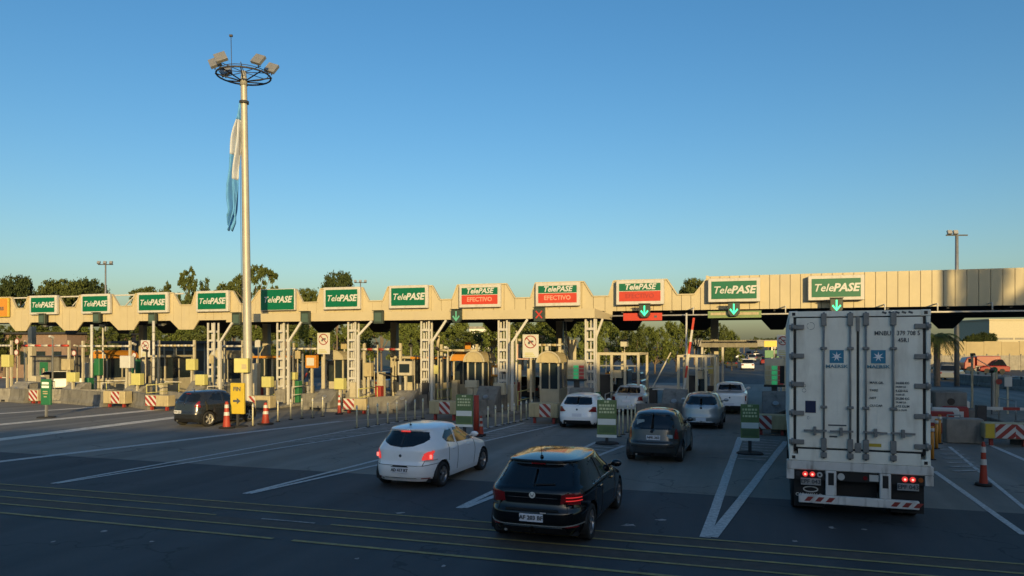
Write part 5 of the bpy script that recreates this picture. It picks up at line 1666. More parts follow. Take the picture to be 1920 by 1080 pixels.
P206 = dict(AUDI); P206.update(L=4.2, W=.86, zedge=1.38, ztop=1.47, n=4.2,
    rear=[(.2, .12), (.35, .02), (.5, .0), (.62, .04), (.85, .07), (.98, .12), (1.25, .30), (1.35, .38), (1.38, .42)],
    width=[(.2, .78), (.3, .83), (.5, .855), (.7, .86), (.85, .85), (.95, .81), (1.15, .73), (1.3, .65), (1.38, .57)],
    front=wagon_front(4.2, .8, 1.0, 1.38, 2.4), wy=(.8, 3.4), plate=(0, .42), badge=(0, .88, .05),
    regions=hatch_regions([(-.01, 1.0), (.54, 1.0), (.62, 1.05), (.56, 1.26), (.44, 1.32), (-.01, 1.33)],
        [(.66, 1.0), (.95, .9), (.95, 1.22), (.66, 1.2)], [(-.1, .92), (.34, .94), (.46, 1.2), (-.1, 1.2)],
        [[(.85, 1.08), (1.4, 1.0), (1.42, 1.30), (1.05, 1.30)], [(1.48, .99), (2.75, .98), (2.3, 1.27), (1.5, 1.33)]], lower=.3))
SEDAN = dict(L=4.45, W=.86, z0=.2, zedge=1.38, ztop=1.46, belt=.95, n=5,
    rear=[(.2, .10), (.35, .02), (.5, .0), (.62, .03), (.85, .06), (.96, .10), (1.0, .22), (1.03, .62), (1.15, .80), (1.36, 1.12), (1.38, 1.18)],
    front=wagon_front(4.45, .80, 1.0, 1.38, 2.7),
    width=[(.2, .80), (.3, .84), (.5, .858), (.7, .86), (.88, .855), (.98, .82), (1.03, .78), (1.15, .72), (1.3, .64), (1.38, .57)],
    wr=.31, wy=(.9, 3.55), plate=(0, .72), badge=(0, .88, .03), mirror=(3.0, 1.02),
    regions=hatch_regions([(-.01, 1.07), (.56, 1.07), (.54, 1.2), (.48, 1.33), (-.01, 1.34)],
        [(.52, .74), (.95, .72), (.95, .94), (.56, .92)], [(-.1, .74), (.24, .76), (.30, .92), (-.1, .94)],
        [[(1.2, 1.08), (1.9, 1.02), (1.92, 1.31), (1.5, 1.29)], [(1.98, 1.02), (3.05, 1.0), (2.6, 1.28), (2.0, 1.33)]], lower=.33),
    sseams=[[(1.95, .33), (1.97, 1.3)]], rseams=[[(-.6, .60), (.6, .60)]], handles=[(1.75, .9)])
PICK = dict(L=4.7, W=.87, z0=.25, zedge=1.46, ztop=1.53, belt=1.05, n=6,
    rear=[(.25, .10), (.4, .0), (.6, .0), (1.04, .03), (1.07, .08), (1.09, 1.5), (1.2, 1.56), (1.44, 1.72), (1.46, 1.78)],
    front=wagon_front(4.7, .88, 1.08, 1.46, 2.9),
    width=[(.25, .82), (.4, .86), (.7, .87), (.98, .865), (1.07, .84), (1.1, .80), (1.25, .72), (1.4, .65), (1.46, .58)],
    wr=.33, wy=(.85, 3.75), plate=(0, .52), badge=(0, .85, .04), mirror=(3.2, 1.12),
    regions=hatch_regions([(-.01, 1.14), (.58, 1.14), (.52, 1.40), (-.01, 1.41)],
        [(.72, .68), (.95, .66), (.95, .98), (.72, .96)], [(-.1, .68), (.10, .68), (.12, .98), (-.1, .98)],
        [[(2.0, 1.12), (3.2, 1.08), (2.85, 1.36), (2.05, 1.40)]], wsz=(1.12, 1.42), lower=.45),
    sseams=[[(1.9, .4), (1.9, 1.4)]], rseams=[[(-.70, .62), (.70, .62)], [(-.70, .62), (-.70, 1.04)], [(.70, .62), (.70, 1.04)]], handles=[(2.2, 1.0)])
SUV = dict(AUDI); SUV.update(L=3.6, W=.85, zedge=1.44, ztop=1.53,
    rear=[(.22, .12), (.35, .02), (.55, .0), (.66, .04), (.98, .09), (1.06, .13), (1.3, .28), (1.40, .36), (1.44, .42)],
    width=[(.2, .79), (.3, .83), (.5, .85), (.75, .848), (.92, .83), (1.0, .80), (1.2, .73), (1.35, .66), (1.44, .57)],
    front=wagon_front(3.6, .86, 1.06, 1.44, 2.0), belt=1.0,
    regions=hatch_regions([(-.01, 1.06), (.56, 1.06), (.62, 1.12), (.58, 1.30), (.46, 1.385), (-.01, 1.39)],
        [(.56, .84), (.95, .82), (.95, 1.06), (.64, 1.08)], [(-.1, .82), (.14, .84), (.26, 1.08), (-.1, 1.08)],
        [[(.70, 1.14), (1.36, 1.06), (1.38, 1.36), (.95, 1.36)], [(1.44, 1.05), (2.4, 1.04), (2.0, 1.33), (1.46, 1.38)]], lower=.36),
    hbl=1.375, plate=(-.30, .62), badge=(0, .96, .05), rim=mat('bright_rim', (.6, .58, .52), .35, metal=.5, var=.05), wy=(.66, 2.95), mirror=(2.3, 1.1))

blackp = paint('black_paint', (.004, .004, .005), .12, coat=.25)
whitep = paint('white_paint_car', (.88, .89, .90), .3)
greyp = paint('dark_grey_paint', (.045, .05, .052), .3, metal=.35)
silverp = paint('silver_paint', (.34, .38, .40), .35, metal=.5)
navyp = paint('black_blue_paint', (.018, .02, .022), .25)
GC = 'cars queueing for the toll lanes'
pl_ = car(POLO, G(996, 1026), R(-18.5), 'glossy black hatchback, nearest car, white number plate and round badge', blackp, GC, 1.0, plate='AF 203 BF')
pl_.scale = (1.03, 1.03, 1.0)
car(ONIX, G(748, 918), R(-20), 'white hatchback with lit brake lamps left of the black hatchback', whitep, GC, .9, lit=True, plate='AD 417 RT')
car(C3, G(1222, 869), R(-19.5), 'dark grey rounded hatchback with a pale window sticker ahead of the black hatchback', greyp, GC, .7, plate='NPK 362')
car(AUDI, G(1081, 805), R(-17.5), 'white hatchback beside the olive totem and bollards', whitep, GC, .55, lit=False)
car(P206, G(1314, 806), R(-18), 'silver rounded hatchback ahead of the dark grey hatchback, sun glints on its lamps', silverp, GC, .55)
car(SEDAN, G(1174, 780), R(-18), 'silver-white saloon between the white hatchback and the tall equipment cage', paint('pearl_paint', (.52, .56, .58), .3), GC, .5, name='saloon')
car(PICK, G(1368, 778), R(-17), 'white pickup truck at the toll gate ahead of the silver hatchback', whitep, GC, .5, name='pickup_truck', cat='pickup')
car(SUV, G(342, 801), R(-25), 'black-blue boxy hatchback behind the yellow arrow board', navyp, GC, .7, plate='GTU 518')

# ------------------------------------------------------------------ container truck
TH = R(-20)
truck = thing('container_truck', 'white container truck seen from behind with lit red tail lamps and blue star squares', 'truck', (6.57, 14.05, 0), TH, GC)
CB, CT = 1.17, 4.07
HW = 1.22
# container shell (side walls corrugated), roof, frame
for sx in (-1, 1):
    b = MB(); n = 44; L0, L1 = .2, 12.05; pr = []
    for k in range(n):
        y = L0 + (L1 - L0) * k / n; p_ = (L1 - L0) / n
        pr += [(y, 0), (y + p_ * .35, 0), (y + p_ * .5, .036), (y + p_ * .85, .036)]
    pr.append((L1, 0))
    vs_ = []
    for y, dx in pr: vs_ += [(sx * (HW - .01 - dx), y, CB + .14), (sx * (HW - .01 - dx), y, CT - .1)]
    b.add(vs_, [(2 * k, 2 * k + 1, 2 * k + 3, 2 * k + 2) for k in range(len(pr) - 1)])
    b.build('container_side', M['contside'], truck, fix=False)
    b = MB(); b.bbox(sx * (HW - .14), sx * (HW + .002), .17, 12.05, CB, CB + .14); b.bbox(sx * (HW - .1), sx * (HW + .002), .17, 12.05, CT - .1, CT); b.build('side_rail', M['cont'], truck)
b = MB(); b.bbox(-HW + .1, HW - .1, .1, 12.1, CT - .04, CT - .01); b.build('container_roof', M['contside'], truck)
b = MB(); b.bbox(-HW + .14, HW - .14, .1, 12.1, CB + .05, CB + .14); b.build('container_floor', M['dark'], truck)
b = MB(); b.bbox(-HW, HW, 12.05, 12.19, CB, CT); b.build('front_wall', M['contside'], truck)
for sx in (-1, 1):
    b = MB(); b.bbox(sx * (HW - .075), sx * HW, 0, .17, CB, CT); b.build('corner_post', M['cont'], truck, bevel=.01)
    b = MB(); b.bbox(sx * (HW - .12), sx * (HW - .076), .03, .16, CB + .2, CT - .1); b.build('door_gap', M['black'], truck)
    for z in (CB, CT - .118):
        b = MB(); b.bbox(sx * (HW - .16), sx * (HW + .004), -.012, .17, z, z + .118); b.build('corner_casting', M['cont'], truck, bevel=.012)
        b = MB(); b.bbox(sx * (HW - .11), sx * (HW - .05), -.0145, -.005, z + .03, z + .09); b.build('casting_hole', M['black'], truck)
b = MB(); b.bbox(-HW + .161, HW - .161, 0, .15, CT - .11, CT - .004); b.build('header', M['cont'], truck)
b = MB()
for k in range(5): b.box((.45 + k * .11, -.004, CT - .05), (.075, .006, .035), ry=R(18))
b.build('header_marks', M['ink'], truck)
b = MB(); b.bbox(-HW + .161, HW - .161, 0, .15, CB, CB + .22); b.build('door_sill', M['cont'], truck)
b = MB(); b.bbox(-HW + .12, HW - .12, .04, .15, CB + .221, CT - .112); b.build('door_gasket', M['black'], truck)
for sx in (-1, 1):
    b = MB(); b.bbox(sx * .022, sx * (HW - .125), .008, .039, CB + .255, CT - .135); b.build('door_panel', M['cont'], truck, bevel=.012)
    for xx in (.36, .86):
        pass
    # vertical pressed ribs of the door
    for xx in (.34, .86):
        b = MB(); b.bbox(sx * xx - .012, sx * xx + .012, .002, .0079, CB + .3, CT - .2); b.build('door_rib', M['cont'], truck)
for x in (-.60, -.135, .135, .60):
    rod = MB(); rod.cyl((x, -.035, CB + .06), (x, -.035, CT - .03), .019, seg=10); ro = rod.build('lock_rod', M['rod'], truck)
    for z, hh, ww in ((CT - .17, .24, .10), (3.35, .05, .12), (2.22, .05, .12), (CB + .33, .24, .10), (CB + .13, .10, .11)):
        b = MB(); b.bbox(x - ww / 2, x + ww / 2, -.058, .003, z - hh / 2, z + hh / 2); b.build('rod_bracket', M['rod'], ro, bevel=.008)
    sg = 1 if x > 0 else -1
    hx = x - .19 if x in (-.60,) else (x - .19 if x == -.135 else x + .18)
    b = MB(); b.bar((x + .05 * -sg, -.075, 1.77), (x + (.36 if sg > 0 else -.36), -.06, 1.76), .02, .035); b.build('lock_handle', M['rod'], ro)
    b = MB(); b.box(((x + (.16 if sg > 0 else -.16)), -.05, 1.76), (.05, .09, .15)); b.build('handle_catch', M['rod'], ro)
for sx in (-1, 1):
    for z in (3.76, 3.20, 2.65, 2.09, 1.53):
        b = MB(); b.bbox(sx * (HW - .27), sx * (HW + .01), -.028, -.001 + .0, z - .045, z + .045); b.build('hinge', M['rod'], truck, bevel=.008)
        b = MB(); b.cyl((sx * (HW - .06), -.03, z - .07), (sx * (HW - .06), -.03, z + .07), .025, seg=8); b.build('hinge_pin', M['rod'], truck)
b = MB(); b.bbox(-.03, .03, -.02, .006, CT - .4, CT - .12); b.build('centre_cam', M['rod'], truck)
b = MB(); b.bbox(-.05, .05, -.02, .006, CB + .2, CB + .38); b.build('centre_cam', M['rod'], truck)
# blue star squares
def star_square(x, z):
    b = MB(); b.bbox(x - .125, x + .125, .001, .0078, z - .125, z + .125); o = b.build('blue_square', M['blue'], truck); sw = mat('star_white', (.8, .82, .84), .4, var=0)
    b = MB(); pts = []
    for k in range(14):
        a = math.pi / 2 + math.pi * k / 7; rr = .10 if k % 2 == 0 else .033
        pts.append((x + rr * math.cos(a), -.003, z + rr * math.sin(a)))
    c = [(x, -.003, z)]
    b.add(pts + c, [(k, (k + 1) % 14, 14) for k in range(14)]); b.build('white_star', sw, o, fix=False)
    text(truck, 'MAERSK', .085, (x, .0, z - .19), M['bluefade'], 'logo_lettering', .002, sx=1.25)
star_square(-.37, 3.19); star_square(.35, 3.19)
text(truck, 'MNBU', .12, (.28, -.0, 3.63), M['ink'], 'container_number', .001, align='LEFT', sx=.85)
text(truck, '379 708 5', .12, (.66, -.0, 3.63), M['ink'], 'container_number', .001, align='LEFT', sx=.8)
text(truck, '45R1', .11, (.68, -.0, 3.50), M['ink'], 'container_code', .001, align='LEFT', sx=.85)
for k, (a, c) in enumerate((('MAX.GR.', '34.000 KG'), ('TARE', '4.620 KG'), ('NET', '29.380 KG'), ('CU.CAP.', '67.3 CU.M'))):
    text(truck, a, .062, (.20, -.0, 2.70 - .145 * k), M['ink'], 'weight_text', .0005, align='LEFT')
    text(truck, c, .062, (.64, -.0, 2.70 - .145 * k), M['ink'], 'weight_text', .0005, align='LEFT', sx=.85)
    text(truck, c.replace('KG', 'LB'), .05, (.64, -.0, 2.63 - .145 * k), M['ink'], 'weight_text', .0, align='LEFT', sx=.85)
b = MB(); b.bbox(-.93, -.74, .001, .0075, 2.10, 2.33); b.build('navy_sticker', M['navy'], truck)
b = MB(); b.bbox(.18, .40, .001, .0075, 1.49, 1.55); b.build('yellow_sticker', M['yellow'], truck)
b = MB(); b.bbox(-.52, -.2, .0, .0035, 1.86, 1.885); b.build('small_print', M['ink'], truck)
b = MB(); b.bbox(-.50, -.36, .0, .0035, 1.64, 1.67); b.build('small_print', M['ink'], truck)
b = MB()
for (x, z, rr) in ((-.83, 3.78, .07), (-.95, 2.62, .03), (-.95, 2.53, .035), (-.87, 2.0, .025)):
    for k in range(14):
        a0, a1 = 2 * math.pi * k / 14, 2 * math.pi * (k + 1) / 14
        b.bar((x + rr * math.cos(a0), .004, z + rr * math.sin(a0)), (x + rr * math.cos(a1), .004, z + rr * math.sin(a1)), .004, .008)
b.build('door_scribble', M['rod'], truck)
# chassis
b = MB(); b.bbox(-1.27, 1.27, .0, .18, .99, 1.165); b.build('rear_beam', M['chassis'], truck, bevel=.015)
for sx in (-1, 1):
    b = MB(); b.bbox(sx * 1.13, sx * 1.27, -.005, .17, .80, .988); b.build('beam_end', M['chassis'], truck, bevel=.01)
    b = MB(); b.bbox(sx * .40, sx * .55, .2, 12.0, .85, 1.15); b.build('frame_rail', M['chassis'], truck)
    b = MB(); b.bbox(sx * .375, sx * .565, -.015, .1, .52, .989); b.build('rear_upright', M['chassis'], truck, bevel=.01)
    b = MB(); b.bbox(sx * .42, sx * .52, -.018, -.0151, .72, .955); b.build('upright_slot', M['black'], truck)
    b = MB(); b.bbox(sx * .58, sx * 1.125, .03, .08, .8, .988); b.build('lamp_housing', M['black'], truck)
    b = MB(); b.bbox(sx * .58, sx * 1.13, .12, .16, .26, .985); b.build('mudflap', M['flap'], truck)
    for q, x in enumerate((.80, .93)):
        b = MB(); b.cyl((sx * x, .03, .905), (sx * x, .0, .905), .052, .048, seg=18); b.build('tail_lamp', M['lampredlit'], truck)
        b = MB(); b.cyl((sx * x, .002, .905), (sx * x, -.004, .905), .02, .018, seg=12); b.build('lamp_core', mat('hot_red2', (.9, .3, .2), .3, emit=(1, .35, .25), es=1.6), truck)
b = MB(); b.cyl((-.67, .03, .905), (-.67, .0, .905), .05, seg=18); b.build('reversing_lamp', M['signwhite'], truck)
b = MB(); b.cyl((-.67, .0, .905), (-.67, -.004, .905), .022, seg=12); b.build('lamp_core', M['black'], truck)
b = MB(); b.cyl((1.06, .03, .905), (1.06, .0, .905), .042, seg=18); b.build('indicator_lamp', mat('amber_dim', (.40, .10, .02), .3), truck)
b = MB(); b.cyl((-1.06, .03, .905), (-1.06, .0, .905), .042, seg=18); b.build('indicator_lamp', M['dark'], truck)
for x, tx in ((-.83, 'EPF 043'), (.85, 'EPF 043')):
    b = MB(); b.bbox(x - .18, x + .18, .0, .015, .70, .83); b.build('plate', M['plate'] if False else M['boardbeige'] if False else mat('dirty_plate', (.33, .33, .32), .6, var=.2), truck)
    text(truck, tx, .11, (x, -.005, .765), M['ink'], 'plate_lettering', .003)
    b = MB(); b.bbox(x - .03, x + .03, .015, .13, .75, .8); b.build('plate_bracket', M['dark'], truck)
b = MB()
for k in range(16):
    a0, a1 = 2 * math.pi * k / 16, 2 * math.pi * (k + 1) / 16
    b.bar((-.83 + .13 * math.cos(a0), .11, .60 + .05 * math.sin(a0)), (-.83 + .13 * math.cos(a1), .11, .60 + .05 * math.sin(a1)), .012, .022)
b.build('flap_emblem', M['signwhite'], truck)
text(truck, 'CARAVALLO', .085, (-.86, .112, .485), M['signwhite'], 'flap_lettering', .003)
text(truck, 'CARAVALLO', .07, (.86, .112, .36), mat('grey_print', (.22, .22, .22), .6), 'flap_lettering', .0)
b = MB(); b.bbox(-.36, .36, .06, .2, .80, .985); b.build('centre_box', M['black'], truck)
b = MB(); b.cyl((-.29, .06, .885), (-.29, .02, .885), .065, seg=18); b.build('reflector', M['signwhite'], truck)
b = MB(); b.bbox(.20, .36, .03, .059, .83, .95); b.build('pale_tag', M['signwhite'], truck)
b = MB(); b.cyl((.13, .06, .88), (.13, .045, .88), .04, seg=14); b.build('dim_lamp', M['lampred'], truck)
b = MB(); b.bbox(-.36, .36, .3, .33, .45, .8); b.build('recess_dark_sheet', M['flap'], truck)  # black sheet put in to make the recess between the uprights dark
b = MB(); b.bbox(-1.05, 1.03, -.06, .04, .36, .518); b.build('underrun_bar', M['chassis'], truck, bevel=.012)
for x0 in (-.95, -.76, -.57, .55, .74, .93):
    b = MB(); sl = .07
    b.prism([(x0, .40), (x0 + .10, .40), (x0 + .10 + sl, .485), (x0 + sl, .485)] if x0 > 0 else [(x0 + sl, .485), (x0 + .1 + sl, .485), (x0 + .10, .40), (x0, .40)], -.066, -.061)
    b.build('red_stripe', M['boardred'], truck)
# trailer wheels, mudguards, tractor unit
tw, tr, tdc = wheel_mesh(.50, None)
w_t = tw.build('wheel', M['rubber'], truck, (1.05, 1.3, .50)); w_t.scale = (1.3, 1, 1)
w_r = tr.build('rim', M['steel'], w_t); w_d = tdc.build('hub_disc', M['dark'], w_t)
def addwheel(x, y, rz=0):
    t2 = w_t.copy(); col.objects.link(t2); t2.parent = truck; t2.location = (x, y, .5); t2.rotation_euler = (0, 0, rz)
    for q in (w_r, w_d):
        c = q.copy(); col.objects.link(c); c.parent = t2
for y in (1.3, 2.6, 3.9, 11.2, 12.5, 15.3):
    for sx in (1, -1):
        for x in ((1.05, .78) if y < 14 else (1.03,)):
            if (x, y, sx) == (1.05, 1.3, 1): continue
            addwheel(sx * x, y, 0 if sx > 0 else math.pi)
for y in (1.3, 2.6, 3.9, 11.2, 12.5):
    b = MB(); b.cyl((-1.0, y, .5), (1.0, y, .5), .08, seg=10); b.build('axle', M['dark'], truck)
for sx in (-1, 1):
    b = MB(); b.bbox(sx * .60, sx * .72, 8.3, 8.5, .15, .9); b.build('landing_leg', M['dark'], truck)
    b = MB(); b.bbox(sx * .35, sx * .5, 10.4, 16.2, .65, .9); b.build('tractor_rail', M['dark'], truck)
b = MB(); b.prismx([(13.9, .55), (13.9, 3.1), (14.2, 3.45), (15.6, 3.3), (16.1, 2.2), (16.25, 1.6), (16.3, .55)], -1.2, 1.2); b.build('cab', M['white'], truck, bevel=.06)
for sx in (-1, 1):
    b = MB(); b.prismx([(14.75, 1.75), (14.75, 2.6), (15.7, 2.6), (16.0, 1.75)], sx * 1.201, sx * 1.205); b.build('cab_window', M['glass'], truck)
    b = MB(); b.bbox(sx * 1.25, sx * 1.42, 15.75, 15.9, 1.9, 2.6); b.build('mirror', M['black'], truck)
b = MB(); b.bbox(-1.24, -1.20, 3.5, 4.6, 0.4, .9) ; b.bbox(-1.15, -.62, .8, 4.4, 1.02, 1.06); b.bbox(.62, 1.15, .8, 4.4, 1.02, 1.06); b.build('mudguard', M['flap'], truck)

# ------------------------------------------------------------------ trees
def crown_mesh(name, lobes, nleaf, size, seed, m):
    rs = np.random.RandomState(seed)
    vol = np.array([l[3] ** 2 for l in lobes]); vol = vol / vol.sum()
    vs_, fs = [], []
    for li, (cx, cy, cz, rr, sq) in enumerate(lobes):
        n = int(nleaf * vol[li])
        sub = [(rs.normal(size=3)) for _ in range(max(5, n // 60))]
        sub = [s_ / np.linalg.norm(s_) * rr * rs.uniform(.55, 1.0) for s_ in sub]
        for k in range(n):
            c = sub[rs.randint(len(sub))] + rs.normal(size=3) * rr * .17
            p = np.array([cx + c[0], cy + c[1], cz + c[2] * sq])
            s = size * rs.uniform(.6, 1.4)
            a = rs.normal(size=3); a /= np.linalg.norm(a); b_ = np.cross(a, rs.normal(size=3)); b_ /= np.linalg.norm(b_) + 1e-6
            o = len(vs_)
            vs_ += [tuple(p + a * s), tuple(p + b_ * s * .6), tuple(p - a * s), tuple(p - b_ * s * .6)]
            fs.append((o, o + 1, o + 2, o + 3))
    me = bpy.data.meshes.new(name); me.from_pydata(vs_, [], fs); me.materials.append(m); me.update()
    return me
def trunk_mesh(name, h, r, limbs):
    b = MB(); b.cyl((0, 0, -.1), (0, 0, h), r, r * .65, seg=8, caps=False)
    for (x, y, z) in limbs:
        z0 = h * .75 if z > h else h * .6
        mid = Vector((x * .45, y * .45, z0 + (z - z0) * .55))
        b.cyl((0, 0, z0), mid, r * .5, r * .35, seg=6, caps=False); b.cyl(mid, (x, y, z), r * .35, r * .1, seg=6, caps=False)
    me_o = b.build(name, M['bark']); me = me_o.data; bpy.data.objects.remove(me_o); return me
PROTO = {}
def make_proto(kind, seed, lobes, h, r, m, nleaf=5000, size=.022):
    # unit tree: height 1, width about 1
    zt = max(l[2] + l[3] * l[4] * .95 for l in lobes); xt = 2 * max(max(abs(l[0]), abs(l[1])) + l[3] * .9 for l in lobes)
    lobes = [(l[0] / xt, l[1] / xt, l[2] / zt, l[3] / (xt * .5 + zt * .5), l[4]) for l in lobes]
    PROTO[kind] = (trunk_mesh('trunk', h, r, [(l[0], l[1], l[2]) for l in lobes[:7]]), crown_mesh('crown', lobes, nleaf, size, seed, m))
def dome(seed, n, zc, hx, hz, R0, sq=.85):
    """lobes spread over an ellipsoid hull: an uneven, full crown"""
    rs = random.Random(seed); out = [(0, 0, zc, min(hx, hz) * .75, 1.0)]
    for k in range(n):
        a = k * 2.399 + rs.uniform(-.4, .4); u = rs.uniform(-.75, 1.0)
        q = math.sqrt(max(0, 1 - u * u)); f = rs.uniform(.72, 1.02)
        out.append((hx * q * f * math.cos(a), hx * q * f * math.sin(a), zc + hz * u * f, R0 * rs.uniform(.65, 1.3), sq))
    return out
make_proto('round', 1, [(0, 0, .74, .34, .6)] + dome(1, 34, .74, .30, .19, .16, .5), .50, .03, M['leaf_dark'], 11000, .017)
make_proto('broad', 2, [(-.15, 0, .76, .26, .5), (.18, .05, .74, .26, .5)] + dome(2, 38, .75, .36, .17, .15, .45), .5, .025, M['leaf_olive'], 11000, .017)
make_proto('eucalypt', 3, [(-.12, .0, .86, .11, .9), (-.05, .05, .93, .07, .9), (.14, .05, .80, .10, .8), (-.25, 0, .62, .11, .8), (.28, .0, .60, .12, .8), (.02, .1, .68, .12, .8), (-.1, -.1, .48, .13, .8), (.15, .1, .45, .13, .8), (-.3, .1, .42, .12, .8), (.34, -.1, .40, .12, .8)], .55, .022, M['leaf_olive'], 6500, .017)
make_proto('umbrella', 4, [(0, 0, .92, .15, .5), (-.25, .05, .90, .12, .5), (-.14, 0, .96, .09, .5), (.26, 0, .86, .13, .45), (.38, .05, .80, .08, .5), (-.1, -.1, .80, .1, .5), (.12, .0, .72, .08, .5), (-.3, 0, .78, .07, .5)], .62, .022, M['leaf_olive'], 4500, .016)
make_proto('bush', 5, dome(5, 26, .52, .36, .42, .13, .9), .25, .03, M['leaf_bright'], 8000, .019)
make_proto('dense', 6, dome(6, 26, .52, .38, .42, .13, .9), .25, .03, M['leaf_olive'], 8000, .019)
def tree(px, ytop, Y, wpx, kind, label, group='trees beyond the toll plaza', rz=None, base=0):
    X = (px - 960) / FL * Y; hgt = H + (HY - ytop) * Y / FL; wid = wpx * Y / FL
    r = thing('tree', label, 'tree', (X, Y, base), random.uniform(0, 6.28) if rz is None else rz, group)
    for nm, me in zip(('trunk', 'crown'), PROTO[kind]):
        o = bpy.data.objects.new(nm, me); col.objects.link(o); o.parent = r
        o.scale = (wid, wid, hgt)
    return r
TL = [(28, 521, 105, 74, 'round', 'dark rounded tree at the far left above the orange board'),
      (118, 528, 118, 90, 'broad', 'broad olive tree top left of the small twin-lamp pole'), (160, 526, 122, 80, 'round', 'darker half of the broad tree mass left of the small twin-lamp pole'),
      (282, 542, 120, 70, 'broad', 'low olive tree top above the third green board'), (350, 499, 100, 82, 'eucalypt', 'tall ragged tree left of the mast, highest of its clump'),
      (322, 527, 104, 60, 'eucalypt', 'shorter ragged tree leaning against the tallest left clump'), (396, 530, 106, 66, 'dense', 'bushy tree above the fourth green board'),
      (432, 533, 108, 60, 'broad', 'bushy tree immediately left of the lighting mast'), (480, 498, 100, 78, 'umbrella', 'flat-topped airy tree behind the lighting mast'),
      (490, 548, 106, 60, 'dense', 'low tree below the flat-topped tree'), (578, 545, 108, 46, 'broad', 'small tree top left of the round tree'), (632, 514, 100, 74, 'round', 'round tree top above the sixth green board'),
      (1302, 526, 130, 56, 'broad', 'lone tree top showing in the notch right of the red boards')]
for a in TL: tree(a[0], a[1] - (5 if a[4] in ('round', 'broad', 'dense') else 0), a[2], a[3] * ({'round': 1.0, 'broad': 1.15, 'dense': 1.2}.get(a[4], 1.25)), *a[4:])
# lower belt seen beneath the canopy
belt = [(8, 612), (60, 600), (112, 606), (150, 598), (205, 604), (250, 600), (300, 606), (345, 598), (392, 604), (440, 600), (487, 606), (535, 596), (580, 604), (625, 600), (672, 598), (715, 592), (762, 598), (808, 590), (850, 600), (893, 620), (935, 596), (980, 590), (1024, 596), (1066, 590), (1108, 592)]
ref = ['off the left edge', 'under the far left green board', 'left of the tall thin pole', 'behind the tall thin pole', 'behind the thinner white pole', 'left of the small crossed-circle board', 'behind the tall banded pole', 'right of the tall banded pole', 'behind the first lattice column', 'behind the lighting mast',
       'right of the lighting mast', 'behind the second lattice column', 'left of the tall narrow board', 'behind the tall narrow board', 'behind the third lattice column', 'right of the third lattice column', 'left of the fourth lattice column', 'behind the fourth lattice column', 'above the plain cream bar', 'behind the arched booth',
       'behind the fifth lattice column', 'behind the largest crossed-circle board', 'behind the second arched booth', 'left of the sixth lattice column', 'behind the sixth lattice column']
for k, ((px, yt), rf) in enumerate(zip(belt, ref)):
    kd = ('bush', 'dense', 'bush', 'broad')[k % 4] if k > 9 else ('dense', 'broad', 'dense', 'bush')[k % 4]
    tree(px, yt, 78 + 9 * ((k * 7) % 4), 92, kd, ('bright green' if kd == 'bush' else 'olive') + ' tree of the low belt ' + rf)
for px, yt, Y, wp, kd, lb in ((1150, 596, 92, 84, 'bush', 'bright green tree right of the sixth lattice column'), (1190, 606, 86, 74, 'dense', 'dark olive tree behind the first equipment cage'),
                              (1228, 610, 90, 70, 'bush', 'green tree behind the short slanting arm'), (1268, 600, 96, 66, 'bush', 'green tree left of the upright white pole'),
                              (1306, 598, 96, 64, 'broad', 'olive tree right of the leaning arm'), (1345, 608, 92, 62, 'dense', 'dense tree above the second equipment cage'), (1372, 618, 100, 46, 'bush', 'last bright tree of the belt, where the open road begins')):
    tree(px, yt, Y, wp, kd, lb)
for k, (px, yt) in enumerate(((1395, 637), (1418, 632), (1440, 634), (1462, 630), (1480, 633))):
    tree(px, yt, 330, 34, ('round', 'dense')[k % 2], f'{ORD[k]} small far tree from the left beyond the overpass', 'far trees beyond the overpass')
for k, (px, yt) in enumerate(((1816, 629), (1830, 625), (1845, 622), (1858, 624))):
    tree(px, yt, 150, 22, 'round', f'{ORD[k]} dark far tree from the left beside the cream building at right', 'dark trees beside the cream building')

# palm
pb = ((1757 - 960) / FL * 62, 62, 0)
palm = thing('palm_tree', 'palm tree lit gold just right of the container', 'palm tree', pb)
b = MB()
for k in range(8): b.cyl((0, 0, k * .52), (0, 0, k * .52 + .53), .26 + .02 * (k % 2), .23, seg=10, caps=False)
b.build('trunk', M['bark'], palm)
rs = random.Random(4)
for k in range(26):
    a = k * 2.4; up = rs.uniform(-.2, 1.0); Lf = rs.uniform(2.0, 2.6)
    b = MB(); prev = None
    for j in range(8):
        f = j / 7; r_ = Lf * f * (1 - .15 * f); z = 4.1 + up * Lf * f * .8 - 1.6 * f * f * (1.1 + .3 * up)
        p = Vector((r_ * math.cos(a), r_ * math.sin(a), z))
        if prev is not None:
            d = (p - prev).normalized(); sd_ = d.cross(Vector((0, 0, 1))).normalized()
            for q in range(3):
                m0 = prev.lerp(p, q / 3); ln = .5 * math.sin(math.pi * min(1, .15 + f * .85)) + .12
                for sg in (-1, 1):
                    tip = m0 + sd_ * sg * ln + d * .25 + Vector((0, 0, -.22))
                    b.add([m0, m0 + d * .09, tip], [(0, 1, 2)])
            b.bar(prev, p, .03, .03)
        prev = p
    b.build('frond', M['leaf_olive'] if k % 3 else M['leaf_bright'], palm, fix=False)

